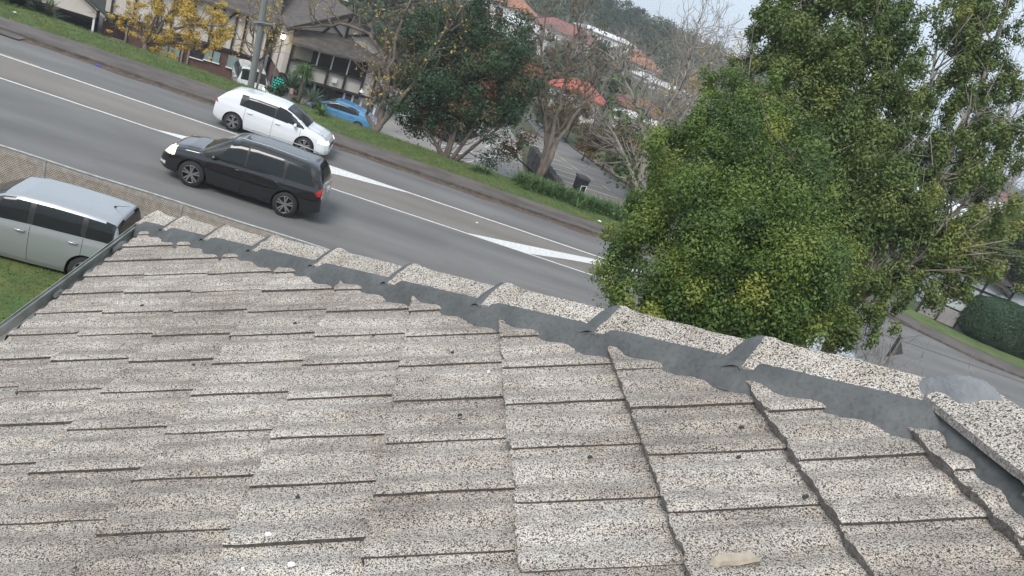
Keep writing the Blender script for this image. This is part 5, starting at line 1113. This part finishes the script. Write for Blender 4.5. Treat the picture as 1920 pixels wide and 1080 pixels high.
bare_tree('bare_tree','wide bare tree on the far side of the sloping side road',(12.7,39.6,-.2),[[(1197,360,41),(1205,310,41.2),(1228,265,41.5),(1248,215,42),(1280,150,42.5),(1300,90,43)],[(1197,360,41),(1185,320,41),(1160,270,41),(1130,225,41)],[(1200,345,41),(1212,290,41.3),(1205,230,41.6),(1180,170,42),(1160,120,42.3)],[(1215,290,41.4),(1260,250,41.6),(1290,200,42)]],63,r0=.22,depth=3,l=2.5,per=3,twr=.012,m_=M_BARKP,start=1)
bare_tree('bare_tree','thin pale bare tree tucked against the left side of the evergreen bush',(15.6,42.5,-.4),[[(1237,335,44),(1245,290,44.3),(1262,240,44.6),(1290,180,45)]],64,r0=.16,depth=3,l=2.2,per=2,leaves=M_LFY,nl=500,lsize=.22,twr=.012,m_=M_BARKP)
bare_tree('bare_tree','slender bare tree with thin yellow leaves between the pole and the lantern',(-9.3,42.5,-2.9),[[(490,130,43.5),(495,100,43.5),(505,60,43.5)],[(490,130,43.5),(478,95,43.5),(470,60,43.5)]],66,r0=.06,depth=3,l=1.1,per=1,leaves=M_LFY,nl=500,lsize=.15,twr=.010)
bare_tree('bare_tree','tall hazy bare tree at the right edge of the photo',(30,45,0),[[(1860,520,52),(1870,380,52),(1885,260,52.5),(1900,150,53)],[(1865,500,52),(1900,330,52),(1925,200,52.5)],[(1866,500,52),(1850,350,52),(1842,250,52.5)]],67,r0=.16,depth=4,l=2.6,per=2,twr=.012,m_=M_BARKP)
bare_tree('bare_tree','bare tree with fine upright twigs against the sky left of the bush',(24,76,-3),[[(1290,250,78),(1285,190,79),(1290,130,80),(1295,100,80)],[(1290,220,79),(1310,160,80),(1330,110,80)]],68,r0=.2,depth=4,l=3.2,per=2,twr=.018,m_=M_BARKP)
# yellow tree
bare_tree('yellow_tree','autumn tree with golden yellow leaves on the verge at upper left','',[],1) if 0 else None
r=np.random.default_rng(71); base=Vector((-12.7,35.3,0)); t=tree_thing('yellow_tree','autumn tree with golden yellow leaves on the verge at upper left','tree',base); W=Wood()
for s_ in [[(272,85,38.2),(285,50,38.3),(300,10,38.5)],[(272,85,38.2),(310,60,38),(360,45,37.8),(420,50,37.8)],[(272,85,38.2),(330,80,37.8),(380,85,37.6)],[(272,85,38.2),(250,50,38.5),(215,45,38.6)],[(272,88,38.2),(290,70,38),(320,20,38),(370,0,38)]]:
    pts=[base+Vector((0,0,-.3))]+[at(*q) for q in s_]; W.limb(pts,.14,.03,7)
    for i in range(1,len(pts)-1):
        for k in range(4): q=pts[i].lerp(pts[i+1],r.random()); W.grow(q,(pts[i+1]-pts[i]).normalized()+Vector(r.normal(0,.6,3)),1.0,.02,2,r,wob=.4,split=(1,3),minr=.006)
add(t,W.mb,'trunk',M_BARK); cl=[];rad=[]
for (px,py,R_) in [(225,40,.45),(250,55,.35),(270,20,.6),(300,10,.7),(295,60,.6),(285,90,.35),(320,85,.5),(340,40,.8),(370,20,.7),(390,50,.7),(420,70,.45),(430,55,.35),(360,80,.5),(410,25,.5),(325,100,.3),(400,95,.35),(260,5,.5),(300,-20,.8),(360,-20,.7),(345,-5,.6),(445,20,.2)]:
    for k in range(int(12*R_)+2): cl.append(at(px,py,38)+Vector(r.normal(0,R_*.65,3))); rad.append(R_*r.uniform(.3,.6))
V,T=clump_leaves(cl,rad,95,.115,r,asp=.5,tones=np.clip(r.normal(.5,.25,len(cl)),0,1),shell=.2); addl(t,V,T,'foliage',M_LFY)
# mossy trunk and ferny bush at the top left
leafy_tree('mossy_tree','thick mossy green trunk at the upper left edge of the verge',(-16.6,35.2,0),[[(92,28,38.8),(96,0,39),(104,-60,39.4)],[(94,0,39),(80,-40,39.2)]],[(100,-110,39.5,1.6),(60,-90,39.5,1.4)],M_LFD,M_BARKM,72,nper=150,size=.2,r0=.28,kk=4)
r=np.random.default_rng(73)
def frond_plant(name,label,base,n,ln,m_,seed,cat='plant',width=.06,up=1.0,droop=.9,group=None,seg=5,trunk=None):
    r=np.random.default_rng(seed); t=tree_thing(name,label,cat,base,group); V=[];T=[]; B=np.array(base,float)+np.array([0,0,trunk or 0])
    for k in range(n):
        a=r.uniform(0,2*PI); el=r.uniform(.1,1.35)*up; d=np.array([math.cos(a)*math.cos(el),math.sin(a)*math.cos(el),math.sin(el)]); s=np.array([-math.sin(a),math.cos(a),0]); l=ln*r.uniform(.6,1.15); p=B.copy(); tt=r.beta(2,2); prev=None
        for i in range(seg+1):
            f=i/seg; w_=width*l/ln*math.sin(PI*min(.98,.18+.8*f)) ; row=(p-s*w_,p+s*w_)
            if prev: V.extend([prev[0],prev[1],row[1],row[0]]); T.append(tt)
            prev=row; p=p+d*l/seg; d=d+np.array([0,0,-droop/seg*(1+f)]); d/=np.linalg.norm(d)
    addl(t,np.array(V),T,'leaves',m_)
    if trunk: 
        mb=MB(); mb.tube([Vector(base)+Vector((0,0,-.2)),Vector(base)+Vector((.05,0,trunk*.5)),Vector(base)+Vector((0,0,trunk))],[.16,.13,.12],9); add(t,mb,'trunk',M_BARK)
    return t
frond_plant('fern_bush','leafy dark fern like bush at the top left corner',(-18.3,35.6,-.1),260,1.5,M_LFD,74,width=.08)
frond_plant('fern_bush','second smaller fern like bush next to the mossy trunk',(-17.3,36.0,-.4),160,1.2,M_LFD,75,width=.07)
c=at(572,122,47); frond_plant('cabbage_tree','cabbage tree with a shaggy head of narrow leaves before the gabled building',(-7.75,46.8,-3.1),420,1.0,M_LFS,76,cat='tree',width=.028,trunk=c.z+3.1-.1,up=1.0,droop=1.6)
M_AG=leafmat('leaf_agave',[(0,(.09,.15,.10)),(1,(.26,.34,.25)),(.5,(.16,.23,.16))])
c=at(545,172,46); frond_plant('agave','left one of two grey green spiky agave plants',(c.x,c.y,-1.9),110,1.15,M_AG,77,width=.07,droop=.25,trunk=None)
c=at(585,190,45); frond_plant('agave','right hand spiky agave plant beside the cabbage tree trunk',(c.x,c.y,-2.0),80,1.0,M_AG,78,width=.065,droop=.2)
leafy_tree('low_shrub','dark leafy mound below the agave plants',(-7.2,44.0,-3.0),[[(560,205,43.5),(565,200,43.5)]],[(520,180,43.8,.6),(550,200,43.3,.6),(600,205,43,.5),(575,215,42.5,.5)],M_LFD,M_BARKD,79,nper=260,size=.12,r0=.08,cat='shrub')
# strap leaved border along the bays
r=np.random.default_rng(81); V=[];T=[]
for k in range(380):
    f=r.random(); x=4.9+7.2*f; y=34.6+r.normal(0,.42)+.35*math.sin(f*7)*.3+.5*f; B=np.array([x,y,Gs(x,y)+.05]); 
    for j in range(26):
        a=r.uniform(0,2*PI); el=r.uniform(.5,1.4); d=np.array([math.cos(a)*math.cos(el),math.sin(a)*math.cos(el),math.sin(el)]); s=np.array([-math.sin(a),math.cos(a),0]); l=r.uniform(.45,.85); p=B.copy(); tt=r.beta(2,2); prev=None
        for i in range(5):
            w_=.026*(1-.6*(i/4)); row=(p-s*w_,p+s*w_)
            if prev is not None: V.extend([prev[0],prev[1],row[1],row[0]]); T.append(tt)
            prev=row; p=p+d*l/4; d=d+np.array([0,0,-.42]); d/=np.linalg.norm(d)
o=npmesh('leafy_border',np.array(V),4,M_LFS,tone=T); tag(o,'long border of arching strap leaved plants between the verge and the parking bays','border plants',kind='stuff')
for k,(px,py,lb) in enumerate([(893,322,'clump of strap leaves on the verge below the dense green tree'),(910,326,'right neighbour of the strap leaf clump on the open verge'),(600,215,'small strap leaf clump on the verge beside the blue car')]):
    q=gz(px,py,.12); frond_plant('strap_leaf_clump',lb,(q.x,q.y,Gs(q.x,q.y)+.1),90,.6,M_LFS,82+k,width=.03,droop=1.3)
leafy_tree('lime_shrub','lime green shrub on top of the low stone wall',(7.0,42.5,-.6),[[(965,292,42),(968,285,42)]],[(968,280,42,.45),(955,275,42.3,.35)],M_LF1,M_BARKD,86,nper=260,size=.12,r0=.05,cat='shrub',tone=(.7,.15))
# shrubs beside the side road
for k,(px,py,d,R_,ml,lb) in enumerate([(1110,255,58,1.3,M_LFB,'brown shrub at the top end of the side road verge'),(1150,265,56,1.5,M_LFB,'rusty brown shrub left of the wide bare tree'),(1175,300,52,1.1,M_LFH,'dull green shrub on the bank behind the leafy path'),(1215,310,49,1.3,M_LFB,'orange brown shrub between the two pale trunks'),(1225,285,50,.8,M_LFY,'golden leaved shrub beside the evergreen bush'),(1185,245,60,1.6,M_LFH,'grey green shrub behind the rusty shrubs'),(1245,320,46,1.2,M_LFB,'tawny shrub tucked under the evergreen bush'),(1080,215,68,1.6,M_LFB,'brown shrub behind the ivy clad tree'),(1260,270,52,1.6,M_LFH,'dark shrub right of the golden leaved shrub'),(1040,215,72,2.0,M_LFH,'green shrub at the far end of the side road')]):
    c=at(px,py,d); g_=Gs(c.x,c.y); leafy_tree('roadside_shrub',lb,(c.x,c.y,g_),[[(c.x,c.y,g_+.8,0),(c.x+.2,c.y,c.z,0)]],[(px,py,d,R_),(px-12,py+8,d,R_*.7),(px+14,py+10,d,R_*.7)],ml,M_BARKD,90+k,nper=150,size=.2,r0=.1,cat='shrub',group='shrubs along the side road',shell=.2,kk=5)
# ---- hillside
r=np.random.default_rng(101)
def wood(name,label,m_,N,fx,size,seed,tone=(.4,.2),cls=26,fl=1):
    r=np.random.default_rng(seed); C_=fx(r,N); cl=[];rad=[];tn=[]
    for (x,y,h,R_) in C_:
        z=Gs(x,y)+h; tt=np.clip(r.normal(*tone),0,1)
        cl.append((x,y,z)); rad.append(R_); tn.append(tt)
        for q in range(3): cl.append((x+r.normal(0,R_*.6),y+r.normal(0,R_*.6),z-R_*.2+r.normal(0,R_*.4))); rad.append(R_*.6); tn.append(tt)
    V,T=clump_leaves(cl,rad,cls,size,r,asp=.7,tones=tn,shell=.5); o=npmesh(name,V,4,m_,tone=T); return tag(o,label,'trees',kind='stuff')
HOUSES=[(o.matrix_basis.translation.x,o.matrix_basis.translation.y) for o in bpy.data.objects if o.get('category')=='house' and o.name.startswith('hill')]
def free(x,y,d=9,front=22):
    for hx,hy in HOUSES:
        if math.hypot(x-hx,y-hy)<d: return False
        # keep the line of sight from the road side open
        if hy-front<y<hy and abs(x-hx*(y/hy))<6: return False
    return True
def fx1(r,N):
    out=[]
    while len(out)<N:
        y=r.uniform(76,235); x=r.uniform(-30,.37*y+6) if y>110 else r.uniform(-22,46); 
        if y<92 and 9<x<14: continue
        if not free(x,y): continue
        hgt=r.uniform(1.5,4)*(1.0 if y<190 else 1.7); out.append((x,y,hgt,r.uniform(1.2,2.6)*(1 if y<180 else 1.3)))
    return out
wood('hillside_wood','mixed green trees covering the hillside between the houses',M_LFH,760,fx1,.55,102)
def fx2(r,N):
    out=[]
    while len(out)<N:
        y=r.uniform(60,200); x=r.uniform(16+(y<80)*2,.42*y+16)
        if not free(x,y,8,16): continue
        out.append((x,y,r.uniform(.5,2.2),r.uniform(.9,1.8)))
    return out
wood('hillside_scrub','low brown scrub below the houses on the far hillside',M_LFB,360,fx2,.4,103,tone=(.25,.2))
def fx3(r,N):
    out=[]
    while len(out)<N:
        y=r.uniform(60,320); x=r.uniform(.45*y,1.15*y)
        if x<38 and y<75: continue
        if not free(x,y,9,20): continue
        out.append((x,y,r.uniform(1,3.5),r.uniform(1.4,3)))
    return out
wood('valley_wood','pale hazy trees across the valley at right',M_LFH,800,fx3,.7,104,tone=(.5,.2))
def fx4(r,N): return [(r.uniform(100,420),r.uniform(330,560),r.uniform(1,4),r.uniform(3,6)) for _ in range(N)]
wood('ridge_wood','hazy trees on the distant ridge',M_LFH,420,fx4,1.6,105,tone=(.5,.15))
# grey leafless brush on the hillside
V=[]
r=np.random.default_rng(106)
k=0
while k<330:
    y=r.uniform(58,200); x=r.uniform(-10,.46*y+8)
    if y<78 and x<15.5: continue
    if not free(x,y,6,9): continue
    V.append(twig_cloud((x,y,Gs(x,y)+r.uniform(.4,1.8)),(1.5,1.5,.7),50,1.4,.016+.00015*y,r)); k+=1
o=npmesh('leafless_brush',np.concatenate(V),4,M_TWIG); tag(o,'grey brown leafless brush over the hillside','brush',kind='stuff')
# individual trees on the hill that stand out
def hill_tree(px,py,d,Rr,h,ml,lb,seed,name='hill_tree',group='trees standing out on the hillside'):
    c=at(px,py,d); g_=Gs(c.x,c.y); r=np.random.default_rng(seed); t=tree_thing(name,lb,'tree',(c.x,c.y,g_),group); mb=MB(); mb.tube([(c.x,c.y,g_-.5),(c.x,c.y,(g_+c.z)/2),(c.x,c.y,c.z+h*.2)],[.35,.25,.1],6); add(t,mb,'trunk',M_BARKD)
    cl=[np.array(c)+r.normal(0,1,3)*np.array([Rr*.45,Rr*.45,h*.33]) for _ in range(16)]; V,T=clump_leaves(cl,[Rr*.42*r.uniform(.6,1.2) for _ in cl],120,.5,r,asp=.7,tones=[r.uniform(.05,.4) for _ in cl],shell=.4); addl(t,V,T,'crown',ml); return t
for k,(px,py,d,Rr,h,lb) in enumerate([(1170,32,200,3.4,5,'dark pine crown standing highest on the skyline'),(1190,40,198,2.6,4,'dark pine just right of the highest one on the skyline'),(1140,15,195,3.6,5,'dark tree left of the highest pine on the skyline'),(1110,8,190,3.6,5,'dark tree at the top edge above the white roofed house'),(1215,62,190,3.4,4,'dark tree on the skyline left of the palm'),(1155,55,185,3.2,4,'dark tree just above the long white roofed house'),(1255,105,180,3.0,4,'dark round tree right of the palm'),(1280,120,175,2.6,3,'olive tree lowest on the skyline'),(1240,128,165,3.4,4,'light olive tree behind the orange roof'),(1075,15,175,3.4,5,'dark tree above the faded brown red roof'),(1100,115,125,3.2,4,'dark tree below the faded brown red roof'),(1140,140,118,3.0,4,'green tree above the low dull red roof'),(1135,105,130,2.6,3.5,'dark green tree below the long white roof'),(1155,160,105,1.6,2.2,'bright green small tree left of the dull red roof'),(1050,110,110,2.4,3.5,'brown tree left of the bright red roof'),(1030,160,95,2.2,3,'brown tree beside the bright red cottage'),(760,60,85,3.2,5,'rusty tree behind the gabled building'),(745,15,95,3.6,5,'dark tree behind the roof of the gabled building'),(800,5,100,4,5,'brown tree at the top edge above the dense green tree')]):
    hill_tree(px,py,d,Rr,h,M_LFB if 'brown' in lb and 'tree' in lb.split('brown')[1][:6] or 'rusty' in lb else (M_LF1 if 'bright green' in lb else M_LFH),lb,120+k)
p=at(1240,80,185); g_=Gs(p.x,p.y); frond_plant('palm_tree','lone palm on the skyline of the hill',(p.x,p.y,g_),60,3.2,M_LFH,150,cat='palm',width=.35,trunk=max(1.5,p.z-g_),droop=1.3,up=.9)
for k,(px,py,d,lb) in enumerate([(1130,150,100,'bare pale tree between the two red roofs'),(1000,60,110,'bare grey tree behind the top of the dense green tree'),(1080,60,120,'bare grey tree before the faded brown red roof'),(1240,190,95,'bare grey tree right of the dull red roof'),(1310,200,90,'bare grey tree against the top left of the evergreen bush'),(870,20,90,'bare grey tree at the top edge of the photo')]):
    c=at(px,py,d); g_=Gs(c.x,c.y); r=np.random.default_rng(160+k); t=tree_thing('bare_tree',lb,'tree',(c.x,c.y,g_),'bare trees on the hillside'); W=Wood(); h=max(2,c.z-g_)
    for j in range(3): W.grow((c.x,c.y,g_-.3),Vector((r.normal(0,.35),r.normal(0,.35),1)),h*.8,.14,5,r,wob=.25,up=.2,split=(2,3),shrink=.66,ang=.5,minr=.022)
    add(t,W.mb,'branches',M_BARKP)
# fallen leaves on the far path and bank
def fx_leaf(name,label,N,box_,m_,seed,size=.09,zz=.1):
    r=np.random.default_rng(seed); P=np.stack([r.uniform(box_[0],box_[1],N),r.uniform(box_[2],box_[3],N),np.zeros(N)],-1); P[:,2]=G(P[:,0],P[:,1])+zz
    o=npmesh(name,leaf_quads(P,np.array([[0,0,1.]])+r.normal(0,.25,(N,3)),size,.7,r),4,m_,tone=r.uniform(0,1,N)); return tag(o,label,'leaves',kind='stuff')
fx_leaf('fallen_leaves','brown leaves scattered over the side path',1800,(13.6,18.4,41,64),M_LFB,171,.14,.13)
fx_leaf('fallen_leaves','leaves caught along the edge of the grass verge',700,(-24,11,32.4,35),M_LFB,172,.06,.16)
# ------------------------------------------------------------------ air
mb=MB(); mb.box((150,240,17),(1300,780,50)); hz_=mb.build('haze',mat('air',(1,1,1))); tag(hz_,kind='stuff',label='pale damp air fading the far hillside',cat='haze')
hm=bpy.data.materials.new('haze_air'); hm.use_nodes=True; ht=hm.node_tree; ht.nodes.clear(); ho=ht.nodes.new('ShaderNodeOutputMaterial'); pv=ht.nodes.new('ShaderNodeVolumePrincipled'); pv.inputs['Color'].default_value=(.93,.96,1,1); pv.inputs['Density'].default_value=.0009; pv.inputs['Anisotropy'].default_value=.2
ht.links.new(pv.outputs[0],ho.inputs['Volume']); hz_.data.materials.clear(); hz_.data.materials.append(hm)
